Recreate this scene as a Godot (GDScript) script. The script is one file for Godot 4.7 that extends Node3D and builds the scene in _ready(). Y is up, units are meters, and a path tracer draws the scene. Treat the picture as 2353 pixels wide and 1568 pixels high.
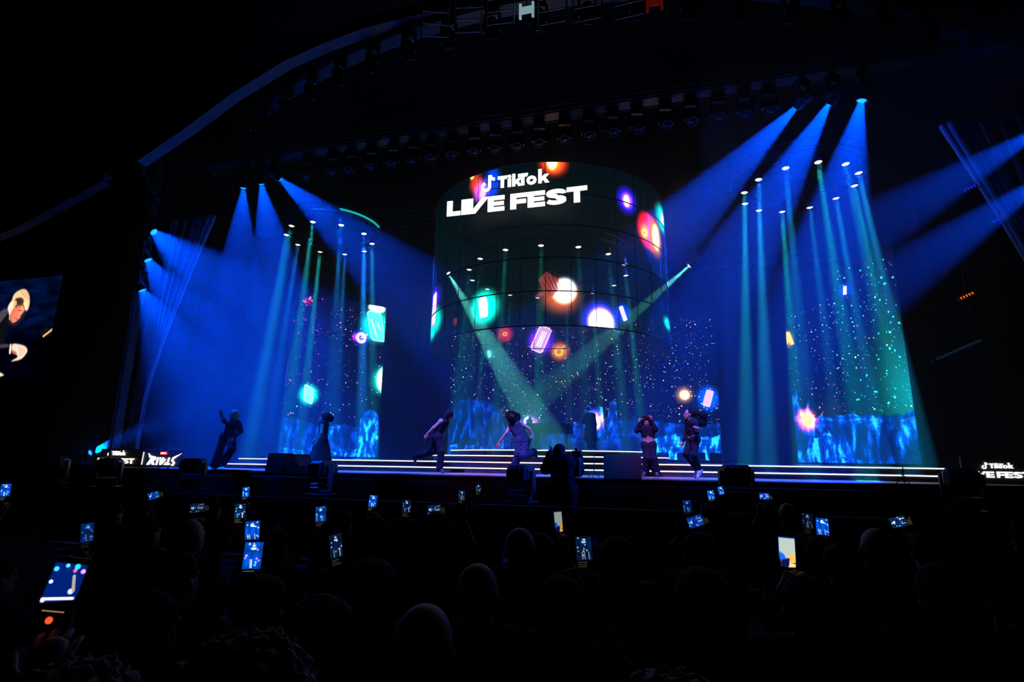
extends Node3D
# A concert stage seen from the crowd: LED screens, a hanging LED cylinder, light rings, blue haze beams, dancers, and the audience filming it.

var M := {}                 # materials by name
var used := {}              # names that are taken

# ---------------------------------------------------------------- mesh builder
class MB:
	var v := PackedVector3Array()
	var n := PackedVector3Array()
	var uv := PackedVector2Array()
	var idx := PackedInt32Array()

	func vert(p: Vector3, nn: Vector3, t := Vector2.ZERO) -> int:
		v.append(p); n.append(nn); uv.append(t)
		return v.size() - 1

	func tri(a: Vector3, b: Vector3, c: Vector3) -> void:
		var nn := (c - a).cross(b - a).normalized()
		var i := v.size()
		vert(a, nn); vert(b, nn); vert(c, nn)
		idx.append(i); idx.append(i + 1); idx.append(i + 2)

	func quad(a: Vector3, b: Vector3, c: Vector3, d: Vector3, ta := Vector2(0, 0), tb := Vector2(1, 0), tc := Vector2(1, 1), td := Vector2(0, 1)) -> void:
		var nn := (c - a).cross(b - a).normalized()
		var i := v.size()
		vert(a, nn, ta); vert(b, nn, tb); vert(c, nn, tc); vert(d, nn, td)
		for k in [0, 1, 2, 0, 2, 3]:
			idx.append(i + k)

	func box(c: Vector3, s: Vector3, basis := Basis(), bev := 0.0) -> void:
		var h := s * 0.5
		var b: float = minf(bev, minf(h.x, minf(h.y, h.z)) * 0.6)
		for ax in 3:
			for sg in [-1.0, 1.0]:
				var u := (ax + 1) % 3
				var w := (ax + 2) % 3
				var q := []
				for k in [[-1, -1], [1, -1], [1, 1], [-1, 1]]:
					var p := Vector3()
					p[ax] = sg * h[ax]
					p[u] = k[0] * (h[u] - b)
					p[w] = k[1] * (h[w] - b)
					q.append(c + basis * p)
				if sg > 0:
					quad(q[3], q[2], q[1], q[0])
				else:
					quad(q[0], q[1], q[2], q[3])
		if b <= 0.0:
			return
		for ax in 3:                        # edges along ax
			var u := (ax + 1) % 3
			var w := (ax + 2) % 3
			for su in [-1.0, 1.0]:
				for sw in [-1.0, 1.0]:
					var p := [Vector3(), Vector3(), Vector3(), Vector3()]
					for k in 4:
						p[k][ax] = (h[ax] - b) * (-1.0 if k in [0, 3] else 1.0)
						p[k][u] = su * (h[u] if k < 2 else h[u] - b)
						p[k][w] = sw * (h[w] - b if k < 2 else h[w])
						p[k] = c + basis * p[k]
					if su * sw > 0:
						quad(p[0], p[1], p[2], p[3])
					else:
						quad(p[3], p[2], p[1], p[0])
		for sx in [-1.0, 1.0]:
			for sy in [-1.0, 1.0]:
				for sz in [-1.0, 1.0]:
					var a := c + basis * Vector3(sx * h.x, sy * (h.y - b), sz * (h.z - b))
					var d := c + basis * Vector3(sx * (h.x - b), sy * h.y, sz * (h.z - b))
					var e := c + basis * Vector3(sx * (h.x - b), sy * (h.y - b), sz * h.z)
					if sx * sy * sz > 0:
						tri(a, e, d)
					else:
						tri(a, d, e)

	# a tube through points, radii one per point, round ends
	func tube(pts: Array, radii: Array, sides := 8, caps := true) -> void:
		var ps := pts.duplicate()
		var rs := radii.duplicate()
		var m := ps.size()
		var prev := Vector3.ZERO
		var rings := []
		for i in m:
			var d: Vector3 = (ps[mini(i + 1, m - 1)] - ps[maxi(i - 1, 0)]).normalized()
			if prev == Vector3.ZERO:
				prev = d.cross(Vector3.UP if absf(d.y) < 0.9 else Vector3.RIGHT).normalized()
			var s := (prev - d * prev.dot(d)).normalized()
			prev = s
			var t := d.cross(s)
			var extra := []
			if caps and i == 0:
				extra = [[-0.98, 0.15], [-0.7, 0.71]]
			for e in extra:
				rings.append([ps[i] + d * rs[i] * e[0], rs[i] * e[1], s, t, d * -0.5])
			rings.append([ps[i], rs[i], s, t, Vector3.ZERO])
			if caps and i == m - 1:
				rings.append([ps[i] + d * rs[i] * 0.7, rs[i] * 0.71, s, t, d * 0.6])
				rings.append([ps[i] + d * rs[i] * 0.98, rs[i] * 0.15, s, t, d * 2.0])
		var first := v.size()
		for k in rings.size():
			var r = rings[k]
			for j in sides + 1:
				var a := TAU * j / sides
				var o: Vector3 = r[2] * cos(a) + r[3] * sin(a)
				vert(r[0] + o * r[1], (o + r[4]).normalized(), Vector2(float(j) / sides, float(k) / maxf(1.0, rings.size() - 1)))
		for k in rings.size() - 1:
			for j in sides:
				var a0 := first + k * (sides + 1) + j
				var b0 := a0 + sides + 1
				for q in [a0, b0 + 1, a0 + 1, a0, b0, b0 + 1]:
					idx.append(q)

	# profile of (radius, height) turned about local y
	func lathe(profile: Array, xf: Transform3D, segs := 24, smooth := false) -> void:
		for k in profile.size() - 1:
			var p: Vector2 = profile[k]
			var q: Vector2 = profile[k + 1]
			var d := q - p
			var nn := Vector2(d.y, -d.x).normalized()
			var n0 := nn
			var n1 := nn
			if smooth:
				if k > 0:
					var e: Vector2 = p - profile[k - 1]
					n0 = (nn + Vector2(e.y, -e.x).normalized()).normalized()
				if k < profile.size() - 2:
					var e: Vector2 = profile[k + 2] - q
					n1 = (nn + Vector2(e.y, -e.x).normalized()).normalized()
			var first := v.size()
			for j in segs + 1:
				var a := TAU * j / segs
				var o := Vector3(cos(a), 0, sin(a))
				vert(xf * (o * p.x + Vector3(0, p.y, 0)), (xf.basis * (o * n0.x + Vector3(0, n0.y, 0))).normalized(), Vector2(float(j) / segs, 0))
				vert(xf * (o * q.x + Vector3(0, q.y, 0)), (xf.basis * (o * n1.x + Vector3(0, n1.y, 0))).normalized(), Vector2(float(j) / segs, 1))
			for j in segs:
				var i := first + j * 2
				for t in [i, i + 2, i + 3, i, i + 3, i + 1]:
					idx.append(t)

	# a flat outline (x right, y up) given depth along z
	func prism(poly: PackedVector2Array, depth: float, xf := Transform3D()) -> void:
		var p := poly
		if Geometry2D.is_polygon_clockwise(p):
			p = p.duplicate()
			p.reverse()
		var t := Geometry2D.triangulate_polygon(p)
		for k in range(0, t.size(), 3):
			var a := p[t[k]]
			var b := p[t[k + 1]]
			var c := p[t[k + 2]]
			if (b - a).cross(c - a) < 0:
				var s := b; b = c; c = s
			var h := depth * 0.5
			tri(xf * Vector3(a.x, a.y, h), xf * Vector3(c.x, c.y, h), xf * Vector3(b.x, b.y, h))
			tri(xf * Vector3(a.x, a.y, -h), xf * Vector3(b.x, b.y, -h), xf * Vector3(c.x, c.y, -h))
		for k in p.size():
			var a := p[k]
			var b := p[(k + 1) % p.size()]
			var h := depth * 0.5
			quad(xf * Vector3(a.x, a.y, h), xf * Vector3(b.x, b.y, h), xf * Vector3(b.x, b.y, -h), xf * Vector3(a.x, a.y, -h))

	func mesh() -> ArrayMesh:
		var arr := []
		arr.resize(Mesh.ARRAY_MAX)
		arr[Mesh.ARRAY_VERTEX] = v
		arr[Mesh.ARRAY_NORMAL] = n
		arr[Mesh.ARRAY_TEX_UV] = uv
		arr[Mesh.ARRAY_INDEX] = idx
		var am := ArrayMesh.new()
		am.add_surface_from_arrays(Mesh.PRIMITIVE_TRIANGLES, arr)
		return am

# ---------------------------------------------------------------- names, labels, things
func numbered(called: String) -> String:
	var k: int = used.get(called, 0)
	used[called] = k + 1
	return called if k == 0 else "%s_%03d" % [called, k]

const ORDINALS := ["first", "second", "third", "fourth", "fifth", "sixth", "seventh", "eighth", "ninth", "tenth", "eleventh", "twelfth", "thirteenth", "fourteenth", "fifteenth", "sixteenth", "seventeenth", "eighteenth", "nineteenth", "twentieth", "twenty-first", "twenty-second", "twenty-third", "twenty-fourth"]

func from_left(i: int) -> String:
	return "leftmost" if i == 0 else ORDINALS[i] + " from the left"

func tag(o: Node, label: String, category: String, group := "", kind := "") -> Node:
	o.set_meta("label", label)
	if category: o.set_meta("category", category)
	if group: o.set_meta("group", group)
	if kind: o.set_meta("kind", kind)
	return o

func thing(called: String, label: String, category: String, at := Vector3.ZERO, turn := 0.0, group := "") -> Node3D:
	var o := Node3D.new()
	o.name = numbered(called)
	add_child(o)
	o.position = at
	o.rotation.y = turn
	tag(o, label, category, group)
	return o

func part(called: String, mb, m: Material, parent: Node, xf := Transform3D()) -> MeshInstance3D:
	var o := MeshInstance3D.new()
	o.mesh = mb.mesh() if mb is MB else mb
	o.material_override = m
	o.transform = xf
	o.name = called
	parent.add_child(o, true)
	return o

func solo(called: String, mb, m: Material, label: String, category: String, group := "", kind := "") -> MeshInstance3D:
	var o := part(numbered(called), mb, m, self)
	tag(o, label, category, group, kind)
	return o

func struct(called: String, mb, m: Material, label: String) -> MeshInstance3D:
	return solo(called, mb, m, label, "", "", "structure")

func mat(albedo: Color, rough := 0.8, metal := 0.0) -> StandardMaterial3D:
	var m := StandardMaterial3D.new()
	m.albedo_color = albedo
	m.roughness = rough
	m.metallic = metal
	return m

func glow(c: Color, energy: float) -> StandardMaterial3D:
	var m := mat(Color(0.02, 0.02, 0.02), 0.6)
	m.emission_enabled = true
	m.emission = c
	m.emission_energy_multiplier = energy
	return m

func shows(t: Texture2D, energy: float, alpha := 1.0) -> StandardMaterial3D:
	var m := mat(Color(0.01, 0.01, 0.012, alpha), 0.45)
	m.emission_enabled = true
	m.emission = Color.BLACK
	m.emission_texture = t
	m.emission_energy_multiplier = energy * pow(1.6, 2.2)
	if alpha < 1.0:
		m.transparency = BaseMaterial3D.TRANSPARENCY_ALPHA
	return m

func facing(d: Vector3, up := Vector3.UP) -> Basis:      # local -y points along d
	var y := -d.normalized()
	var x := up.cross(y)
	if x.length() < 0.01:
		x = Vector3.RIGHT.cross(y)
	x = x.normalized()
	return Basis(x, y, x.cross(y))

func ring_points(c: Vector3, r: float, n := 48, from := 0.0, to := TAU) -> Array:
	var o := []
	for i in n + 1:
		var a := from + (to - from) * i / n
		o.append(c + Vector3(sin(a) * r, 0, cos(a) * r))
	return o

func same(n: int, x: float) -> Array:
	var o := []
	for i in n:
		o.append(x)
	return o

# ---------------------------------------------------------------- the scene
func _ready() -> void:
	look_and_light()
	materials()
	shell()
	stage()
	screens()
	cylinder()
	rig()
	signs()
	stage_gear()
	performers()
	audience()

func look_and_light() -> void:
	var cam := Camera3D.new()
	cam.name = "camera"
	add_child(cam)
	var ya := 0.264
	var pi_ := 0.212
	var ro := 0.012
	var fw := Vector3(-sin(ya) * cos(pi_), sin(pi_), -cos(ya) * cos(pi_))
	var r0 := Vector3(cos(ya), 0, -sin(ya))
	var u0 := r0.cross(fw)
	var rt := r0 * cos(ro) + u0 * sin(ro)
	var up := u0 * cos(ro) - r0 * sin(ro)
	cam.transform = Transform3D(Basis(rt, up, -fw), Vector3(3.55, 2.05, 0))
	cam.fov = rad_to_deg(2.0 * atan(784.0 / 1245.0))
	cam.near = 0.05
	cam.far = 120.0
	cam.current = true
	var we := WorldEnvironment.new()
	we.name = "world_environment"
	var e := Environment.new()
	e.background_mode = Environment.BG_COLOR
	e.background_color = Color(0, 0, 0)
	e.tonemap_mode = Environment.TONE_MAPPER_LINEAR
	e.tonemap_exposure = 1.0
	e.sdfgi_enabled = true
	e.ssao_enabled = true
	e.ssil_enabled = true
	e.volumetric_fog_enabled = true
	e.volumetric_fog_density = 0.0
	we.environment = e
	add_child(we)
	# unseen front-of-house spots: blue row added to brighten deck, violet pair on dancers
	for i in 6:
		var x := -5.5 + 2.0 * i
		spot(Vector3(x, 12.4, -7.0), Vector3(x, 1.7, -13.1), Color(0.05, 0.4, 1.0), FOH, 6.5, 0.05, 1.0)
	spot(Vector3(-1.6, 12.4, -7.0), Vector3(-0.7, 2.2, -12.9), Color(1.0, 0.34, 0.95), FOH * 0.24, 9.0, 0.05, 1.0)
	spot(Vector3(2.6, 12.4, -7.0), Vector3(3.5, 2.2, -12.9), Color(1.0, 0.34, 0.95), FOH * 0.26, 7.0, 0.05, 1.0)
	# haze over the stage, the air the beams show in: a deep bank behind, two thinner ones over the wings in front
	var fm := FogMaterial.new()
	fm.albedo = Color(0.6, 0.615, 0.635)
	fm.density = 0.048
	for q in [[Vector3(-12.8, 1.75, -25.5), Vector3(12.8, 12.65, -13.76), "deep bank of blue stage haze in which the light beams show"], [Vector3(-12.8, 1.75, -13.75), Vector3(-4.9, 12.65, -10.6), "thin haze over the left front of the stage"], [Vector3(4.9, 1.75, -13.75), Vector3(12.8, 12.65, -10.6), "thin haze over the right front of the stage"]]:
		var fog := FogVolume.new()
		fog.name = numbered("stage_haze")
		fog.shape = RenderingServer.FOG_VOLUME_SHAPE_BOX
		fog.size = q[1] - q[0]
		fog.position = (q[0] + q[1]) / 2
		fog.material = fm
		add_child(fog)
		tag(fog, q[2], "haze", "", "stuff")

const FOH := 620.0

func spot(at: Vector3, to: Vector3, c: Color, energy: float, angle: float, size := 0.05, blend := 0.45, parent: Node = self) -> SpotLight3D:
	var l := SpotLight3D.new()
	l.name = "spot_light"
	parent.add_child(l, true)
	l.transform = Transform3D(Basis(), at)
	var d := (to - at).normalized()
	l.basis = Basis.looking_at(d, Vector3.UP if absf(d.y) < 0.98 else Vector3.FORWARD)
	l.light_color = c
	l.light_energy = energy
	l.spot_angle = angle
	l.spot_angle_attenuation = blend
	l.spot_range = 60.0
	l.spot_attenuation = 2.0
	l.light_size = size
	l.shadow_enabled = true
	return l

func materials() -> void:
	M.hall = mat(Color(0.10, 0.10, 0.11), 0.95)
	M.black = mat(Color(0.06, 0.06, 0.065), 0.6)
	M.metal = mat(Color(0.22, 0.22, 0.24), 0.45, 0.6)
	M.case = mat(Color(0.13, 0.13, 0.14), 0.45)
	M.deck = mat(Color(0.5, 0.5, 0.52), 0.32)
	M.riser = mat(Color(0.2, 0.2, 0.22), 0.5)
	M.hall.metallic_specular = 0.2
	M.led = glow(Color(1.0, 0.93, 0.86), 1.5)
	M.sign = glow(Color(1.0, 0.985, 0.96), 1.35)
	M.drape = mat(Color(0.48, 0.48, 0.5), 0.85)
	M.darkdrape = mat(Color(0.035, 0.035, 0.04), 0.95)
	M.lens_blue = glow(Color(0.15, 0.72, 1.0), 1.3)
	M.lens_warm = glow(Color(1.0, 0.96, 0.88), 2.6)
	M.lens_off = mat(Color(0.16, 0.18, 0.22), 0.08, 0.3)
	M.status = glow(Color(0.2, 0.3, 1.0), 0.8)
	M.status_teal = glow(Color(0.1, 0.7, 0.8), 0.6)
	M.bright_metal = mat(Color(0.8, 0.82, 0.84), 0.5)
	M.pale = glow(Color(0.6, 0.75, 0.8), 0.6)  # bracket plates given their own glow, in place of light on them
	M.orange_glow = glow(Color(0.5, 0.1, 0.03), 0.25)  # emissive bracket plates, dull orange
	M.lip = mat(Color(0.35, 0.36, 0.4), 0.7)
	M.teal_tube = glow(Color(0.05, 0.75, 0.7), 1.0)
	M.cell_blue = glow(Color(0.1, 0.2, 1.0), 0.55)
	M.cell_amber = glow(Color(1.0, 0.45, 0.05), 0.8)
	M.cell_dim = glow(Color(0.25, 0.45, 0.7), 0.12)
	M.red_label = glow(Color(1.0, 0.25, 0.3), 1.2)
	M.skin = mat(Color(0.72, 0.5, 0.4), 0.55)
	M.skin_dark = mat(Color(0.42, 0.27, 0.2), 0.5)
	M.eye = mat(Color(0.1, 0.08, 0.07), 0.2)
	M.hair_dark = mat(Color(0.12, 0.1, 0.1), 0.7)
	M.hair_light = mat(Color(0.75, 0.65, 0.5), 0.7)
	M.hair_grey = mat(Color(0.55, 0.55, 0.55), 0.8)
	M.cloth = mat(Color(0.13, 0.13, 0.16), 0.85)
	M.cloth_mid = mat(Color(0.2, 0.21, 0.27), 0.85)
	M.cloth_black = mat(Color(0.09, 0.09, 0.1), 0.85)
	M.denim = mat(Color(0.2, 0.24, 0.36), 0.85)
	M.shoe = mat(Color(0.2, 0.2, 0.22), 0.5)
	M.shoe_pale = mat(Color(0.75, 0.75, 0.78), 0.5)
	M.red = mat(Color(0.8, 0.08, 0.1), 0.6)
	M.piano = mat(Color(0.08, 0.08, 0.09), 0.15)
	M.key_white = mat(Color(0.85, 0.84, 0.8), 0.3)
	M.paper = mat(Color(0.9, 0.88, 0.82), 0.8)
	M.glass = mat(Color(0.05, 0.05, 0.06), 0.12)
	M.tally = glow(Color(1.0, 0.85, 0.9), 1.5)
	for k in ["cloth", "cloth_mid", "cloth_black", "hair_dark", "denim", "black", "darkdrape"]:
		M[k].metallic_specular = 0.15
	var weave := FastNoiseLite.new()
	weave.seed = 4
	weave.frequency = 0.06
	var nt := NoiseTexture2D.new()
	nt.width = 256
	nt.height = 256
	nt.seamless = true
	nt.noise = weave
	for k in ["hall", "darkdrape", "drape", "riser"]:
		var m: StandardMaterial3D = M[k]
		m.roughness_texture = nt
		m.roughness = minf(1.0, m.roughness * 1.35)
		m.uv1_triplanar = true
		m.uv1_world_triplanar = true
		m.uv1_scale = Vector3(0.35, 0.35, 0.35)

func shell() -> void:
	var b := MB.new(); b.box(Vector3(0, -0.15, -9), Vector3(46, 0.3, 42))
	struct("floor", b, M.hall, "black arena floor under the crowd")
	b = MB.new(); b.box(Vector3(0, 17.2, -9), Vector3(46, 0.4, 42))
	struct("ceiling", b, M.hall, "black arena roof above the rig")
	b = MB.new(); b.box(Vector3(0, 8.5, -30.2), Vector3(46, 17, 0.4))
	struct("wall_back", b, M.hall, "black wall behind the stage")
	b = MB.new(); b.box(Vector3(0, 8.5, 12.2), Vector3(46, 17, 0.4))
	struct("wall_front", b, M.hall, "black wall behind the crowd")
	b = MB.new(); b.box(Vector3(-23.2, 8.5, -9), Vector3(0.4, 17, 42))
	struct("wall_left", b, M.hall, "black side wall of the hall, left")
	b = MB.new(); b.box(Vector3(23.2, 8.5, -9), Vector3(0.4, 17, 42))
	struct("wall_right", b, M.hall, "black side wall of the hall, right")
	# black back drape behind the screens, in folds
	b = MB.new()
	var prev := Vector3.ZERO
	for i in 261:
		var x := -13.0 + i * 0.1
		var p := Vector3(x, 0, -26.2 + 0.04 * sin(i * 1.1) + 0.03 * sin(i * 0.37))
		if i > 0:
			b.quad(prev + Vector3(0, 12, 0), p + Vector3(0, 12, 0), p, prev)
		prev = p
	solo("back_drape", b, M.darkdrape, "wide black pleated drape hung behind all the LED screens", "curtain")
	# proscenium posts
	for s in [-1.0, 1.0]:
		b = MB.new(); b.box(Vector3(s * 12.85, 6.0, -13.2), Vector3(0.5, 12.0, 0.4), Basis(), 0.03)
		struct("pillar_left" if s < 0 else "pillar_right", b, M.riser, "tall black proscenium post at the stage edge")
	for s in [-1.0, 1.0]:
		b = MB.new(); b.box(Vector3(s * 18.0, 6.5, -13.6), Vector3(11.0, 13.0, 0.3))
		struct("wall_proscenium_left" if s < 0 else "wall_proscenium_right", b, M.hall, "black wing wall beside the stage opening")

# ---------------------------------------------------------------- stage and steps
func front_line(kind: int) -> Array:         # front edge of each level, left to right (x, z)
	var o := []
	if kind == 0:
		for i in 55:
			var x := -13.5 + i * 0.5
			o.append(Vector2(x, -12.05 - 0.005 * x * x))
	elif kind == 1:
		o = [Vector2(-8.95, -13.7), Vector2(8.65, -13.7), Vector2(9.35, -13.45)]
	elif kind == 2:
		o = [Vector2(-9.0, -14.35)]
		var zc := -18.0
		var r := 4.15
		var a0 := asin(sqrt(r * r - 3.6 * 3.6) / r)
		for i in 25:
			var a := lerpf(-a0, a0, i / 24.0)
			o.append(Vector2(sin(a) * r, zc + cos(a) * r))
		o.append_array([Vector2(8.65, -14.4), Vector2(9.6, -14.15)])
	else:
		var zc := -18.0 if kind == 3 else -18.5
		var r := 3.8 if kind == 3 else 3.4
		for i in 49:
			var a := lerpf(-1.75, 1.75, i / 48.0)
			o.append(Vector2(sin(a) * r, zc + cos(a) * r))
	return o

func from_left2(i: int) -> String:
	return from_left(i) if i < 14 else ("rightmost" if i == 26 else ORDINALS[26 - i] + " from the right")

func stage() -> void:
	var tops := [1.65, 1.79, 1.94, 2.11, 2.275]
	var bottoms := [0.0, 1.65, 1.79, 1.94, 2.11]
	var names := ["", "lowest wide step of the stage with a glowing front edge", "second wide step with a glowing edge bulging out at the middle", "round third step of the middle riser with a glowing rim", "round topmost step carrying the grand piano"]
	for k in 5:
		var line := front_line(k)
		var back := -25.6 if k == 0 else -24.9 if k < 3 else -22.2
		var poly := PackedVector2Array()
		for p in line:
			poly.append(Vector2(p.x, -p.y))
		if k < 3:
			poly.append(Vector2(line[-1].x, -back))
			poly.append(Vector2(line[0].x, -back))
		else:
			poly.append(Vector2(line[-1].x * 0.8, -back))
			poly.append(Vector2(line[0].x * 0.8, -back))
		var h: float = tops[k] - bottoms[k]
		var b := MB.new()
		b.prism(poly, h, Transform3D(Basis(Vector3.RIGHT, -PI / 2), Vector3(0, (tops[k] + bottoms[k]) / 2, 0)))
		if k == 0:
			struct("stage_floor", b, M.deck, "glossy black stage deck the dancers stand on")
			continue
		var t := thing("stage_step", names[k], "step", Vector3.ZERO, 0.0, "glowing stage steps")
		part("deck", b, M.riser, t)
		var s := MB.new()
		var pts := []
		for p in line:
			pts.append(Vector3(p.x, tops[k] - 0.018, p.y + 0.012))
		s.tube(pts, same(pts.size(), 0.017), 6)
		part("led_strip", s, M.led, t)
	# fascia below the deck: ledges and pit rails
	var b := MB.new()
	for i in 27:
		var x := -13.0 + i * 1.0
		b = MB.new()
		b.box(Vector3(x, 0.76, -11.98 - 0.005 * x * x), Vector3(1.001, 1.5, 0.05), Basis(Vector3.UP, 0.01 * x), 0.006)
		var p := part(numbered("fascia_panel"), b, M.black, self)
		tag(p, "black facing board under the stage lip, %s" % from_left2(i), "panel", "facing boards under the stage lip", "structure")
	b = MB.new()
	var lip := []
	for p in front_line(0):
		lip.append(Vector3(p.x, 1.62, p.y + 0.03))
	b.tube(lip, same(lip.size(), 0.035), 6)
	solo("stage_lip", b, M.metal, "thin metal nosing along the front edge of the stage", "trim", "", "structure")
	for i in 13:
		var x := -9.6 + i * 1.6
		var t := thing("crowd_barrier", "black crowd barrier section before the stage, %s" % from_left(i), "barrier", Vector3(x, 0, -9.9), 0.0, "barrier sections along the pit")
		b = MB.new(); b.tube([Vector3(-0.78, 1.18, 0), Vector3(0.78, 1.18, 0)], [0.028, 0.028], 8)
		part("top_rail", b, M.metal, t)
		b = MB.new(); b.box(Vector3(0, 0.6, 0), Vector3(1.5, 1.05, 0.03), Basis(), 0.008)
		part("panel", b, M.black, t)
		b = MB.new(); b.box(Vector3(0, 0.02, 0.25), Vector3(1.5, 0.03, 0.9), Basis(), 0.008)
		part("foot_plate", b, M.metal, t)
		for s in [-0.6, 0.6]:
			b = MB.new(); b.tube([Vector3(s, 1.1, -0.03), Vector3(s, 0.04, -0.55)], [0.02, 0.02], 6)
			part("brace", b, M.metal, t)

# ---------------------------------------------------------------- pictures on the LED screens
class Canvas:
	var w: int
	var h: int
	var px := PackedFloat32Array()

	func _init(ww: int, hh: int, c := Color(0, 0, 0)) -> void:
		w = ww
		h = hh
		px.resize(w * h * 3)
		for i in w * h:
			px[i * 3] = c.r
			px[i * 3 + 1] = c.g
			px[i * 3 + 2] = c.b

	func add(x: int, y: int, c: Color, k: float) -> void:
		if x < 0 or y < 0 or x >= w or y >= h:
			return
		var i := (y * w + x) * 3
		px[i] += c.r * k
		px[i + 1] += c.g * k
		px[i + 2] += c.b * k

	func over(x: int, y: int, c: Color, k: float) -> void:
		if x < 0 or y < 0 or x >= w or y >= h:
			return
		var i := (y * w + x) * 3
		px[i] = lerpf(px[i], c.r, k)
		px[i + 1] = lerpf(px[i + 1], c.g, k)
		px[i + 2] = lerpf(px[i + 2], c.b, k)

	# soft glowing disc: bright to `core` of the radius, then falling off
	func halo(cx: float, cy: float, rx: float, ry: float, c: Color, strength := 1.0, core := 0.45) -> void:
		for y in range(int(cy - ry), int(cy + ry) + 1):
			for x in range(int(cx - rx), int(cx + rx) + 1):
				var d := Vector2((x - cx) / rx, (y - cy) / ry).length()
				if d < 1.0:
					var k := 1.0 - smoothstep(core, 1.0, d)
					add(x, y, c, k * strength)

	func star(cx: float, cy: float, r: float, c: Color) -> void:
		for y in range(int(cy - r - 1), int(cy + r) + 2):
			for x in range(int(cx - r - 1), int(cx + r) + 2):
				var d := Vector2(x - cx, y - cy).length()
				add(x, y, c, clampf(r + 0.5 - d, 0.0, 1.0))

	func poly(p: PackedVector2Array, c: Color, k := 1.0, soft := 0.0) -> void:
		var lo := p[0]
		var hi := p[0]
		for q in p:
			lo = lo.min(q)
			hi = hi.max(q)
		var m := int(soft) + 1
		for y in range(int(lo.y) - m, int(hi.y) + m + 1):
			for x in range(int(lo.x) - m, int(hi.x) + m + 1):
				var q := Vector2(x, y)
				var inside := Geometry2D.is_point_in_polygon(q, p)
				var a := 1.0 if inside else 0.0
				if soft > 0.0:
					var d := 1e9
					for i in p.size():
						d = minf(d, q.distance_to(Geometry2D.get_closest_point_to_segment(q, p[i], p[(i + 1) % p.size()])))
					a = clampf(0.5 + (d if inside else -d) / soft, 0.0, 1.0)
				if a > 0.0:
					over(x, y, c, a * k)

	# a filled outline with its corners rounded off
	func blob(p: PackedVector2Array, c: Color, k := 1.0, soft := 0.0) -> void:
		for n in 2:
			var q := PackedVector2Array()
			for i in p.size():
				var a := p[i]
				var b := p[(i + 1) % p.size()]
				q.append(a.lerp(b, 0.25))
				q.append(a.lerp(b, 0.75))
			p = q
		poly(p, c, k, soft)

	func line(a: Vector2, b: Vector2, r: float, c: Color, k := 1.0) -> void:
		for y in range(int(minf(a.y, b.y) - r - 1), int(maxf(a.y, b.y) + r) + 2):
			for x in range(int(minf(a.x, b.x) - r - 1), int(maxf(a.x, b.x) + r) + 2):
				var q := Vector2(x, y)
				var d := q.distance_to(Geometry2D.get_closest_point_to_segment(q, a, b))
				over(x, y, c, clampf(r + 0.5 - d, 0.0, 1.0) * k)

	# a tilted glowing card with a hollow triangle in it
	func card(cx: float, cy: float, hw: float, hh: float, turn: float, c: Color, edge: Color, skew := 0.0) -> void:
		var xf := Transform2D(turn, Vector2(cx, cy))
		var p := PackedVector2Array()
		var rr := minf(hw, hh) * 0.45
		for k in 4:
			var ctr := Vector2((hw - rr) * [1, -1, -1, 1][k], (hh - rr) * [1, 1, -1, -1][k])
			for j in 5:
				var a := PI / 2 * k + PI / 8 * j
				var q := ctr + Vector2(cos(a), sin(a)) * rr
				p.append(xf * Vector2(q.x, q.y + q.x * skew))
		poly(p, c, 1.0, 2.0)
		for i in p.size():
			line(p[i], p[(i + 1) % p.size()], maxf(0.8, minf(hw, hh) * 0.07), edge, 0.8)
		var s := minf(hw, hh) * 0.3
		line(xf * Vector2(-s * 0.5, -s), xf * Vector2(-s * 0.5, s), 0.7, edge, 0.7)
		line(xf * Vector2(-s * 0.5, -s), xf * Vector2(s * 0.7, 0.2 * s), 0.7, edge, 0.7)
		line(xf * Vector2(-s * 0.5, s), xf * Vector2(s * 0.7, 0.2 * s), 0.7, edge, 0.7)

	func ring(cx: float, cy: float, r: float, t: float, c: Color, from := 0.0, to := TAU) -> void:
		var n := 28
		for i in n:
			var a := lerpf(from, to, float(i) / n)
			var b := lerpf(from, to, float(i + 1) / n)
			line(Vector2(cx + cos(a) * r, cy + sin(a) * r), Vector2(cx + cos(b) * r, cy + sin(b) * r), t, c, 1.0)

	# rock: under the skyline (points x, y) lit cliffs; layers 0 fissured columns .. 1 flat beds; light 0..1
	func rock(sky: Array, floor_y: float, light: float, seed_: int, scale := 1.0, layers := 0.5) -> void:
		var ridge := FastNoiseLite.new()
		ridge.seed = seed_
		ridge.noise_type = FastNoiseLite.TYPE_SIMPLEX_SMOOTH
		ridge.fractal_type = FastNoiseLite.FRACTAL_RIDGED
		ridge.frequency = 0.02 / scale
		ridge.fractal_octaves = 4
		ridge.domain_warp_enabled = true
		ridge.domain_warp_amplitude = 14.0 * scale
		ridge.domain_warp_frequency = 0.03 / scale
		var soft := FastNoiseLite.new()
		soft.seed = seed_ + 9
		soft.frequency = 0.03 / scale
		soft.fractal_octaves = 4
		for x in range(int(maxf(0.0, sky[0].x)), int(minf(float(w), sky[-1].x))):
			var k := 0
			while k < sky.size() - 2 and sky[k + 1].x < x:
				k += 1
			var s0: Vector2 = sky[k]
			var s1: Vector2 = sky[k + 1]
			var top := lerpf(s0.y, s1.y, clampf((x - s0.x) / maxf(1.0, s1.x - s0.x), 0.0, 1.0)) + (soft.get_noise_2d(x * 1.1, 7.0) * 9.0 + soft.get_noise_2d(x * 4.0, 90.0) * 2.5) * scale
			var cap := (16.0 + 14.0 * soft.get_noise_2d(x * 1.2, 60.0)) * scale
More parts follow.
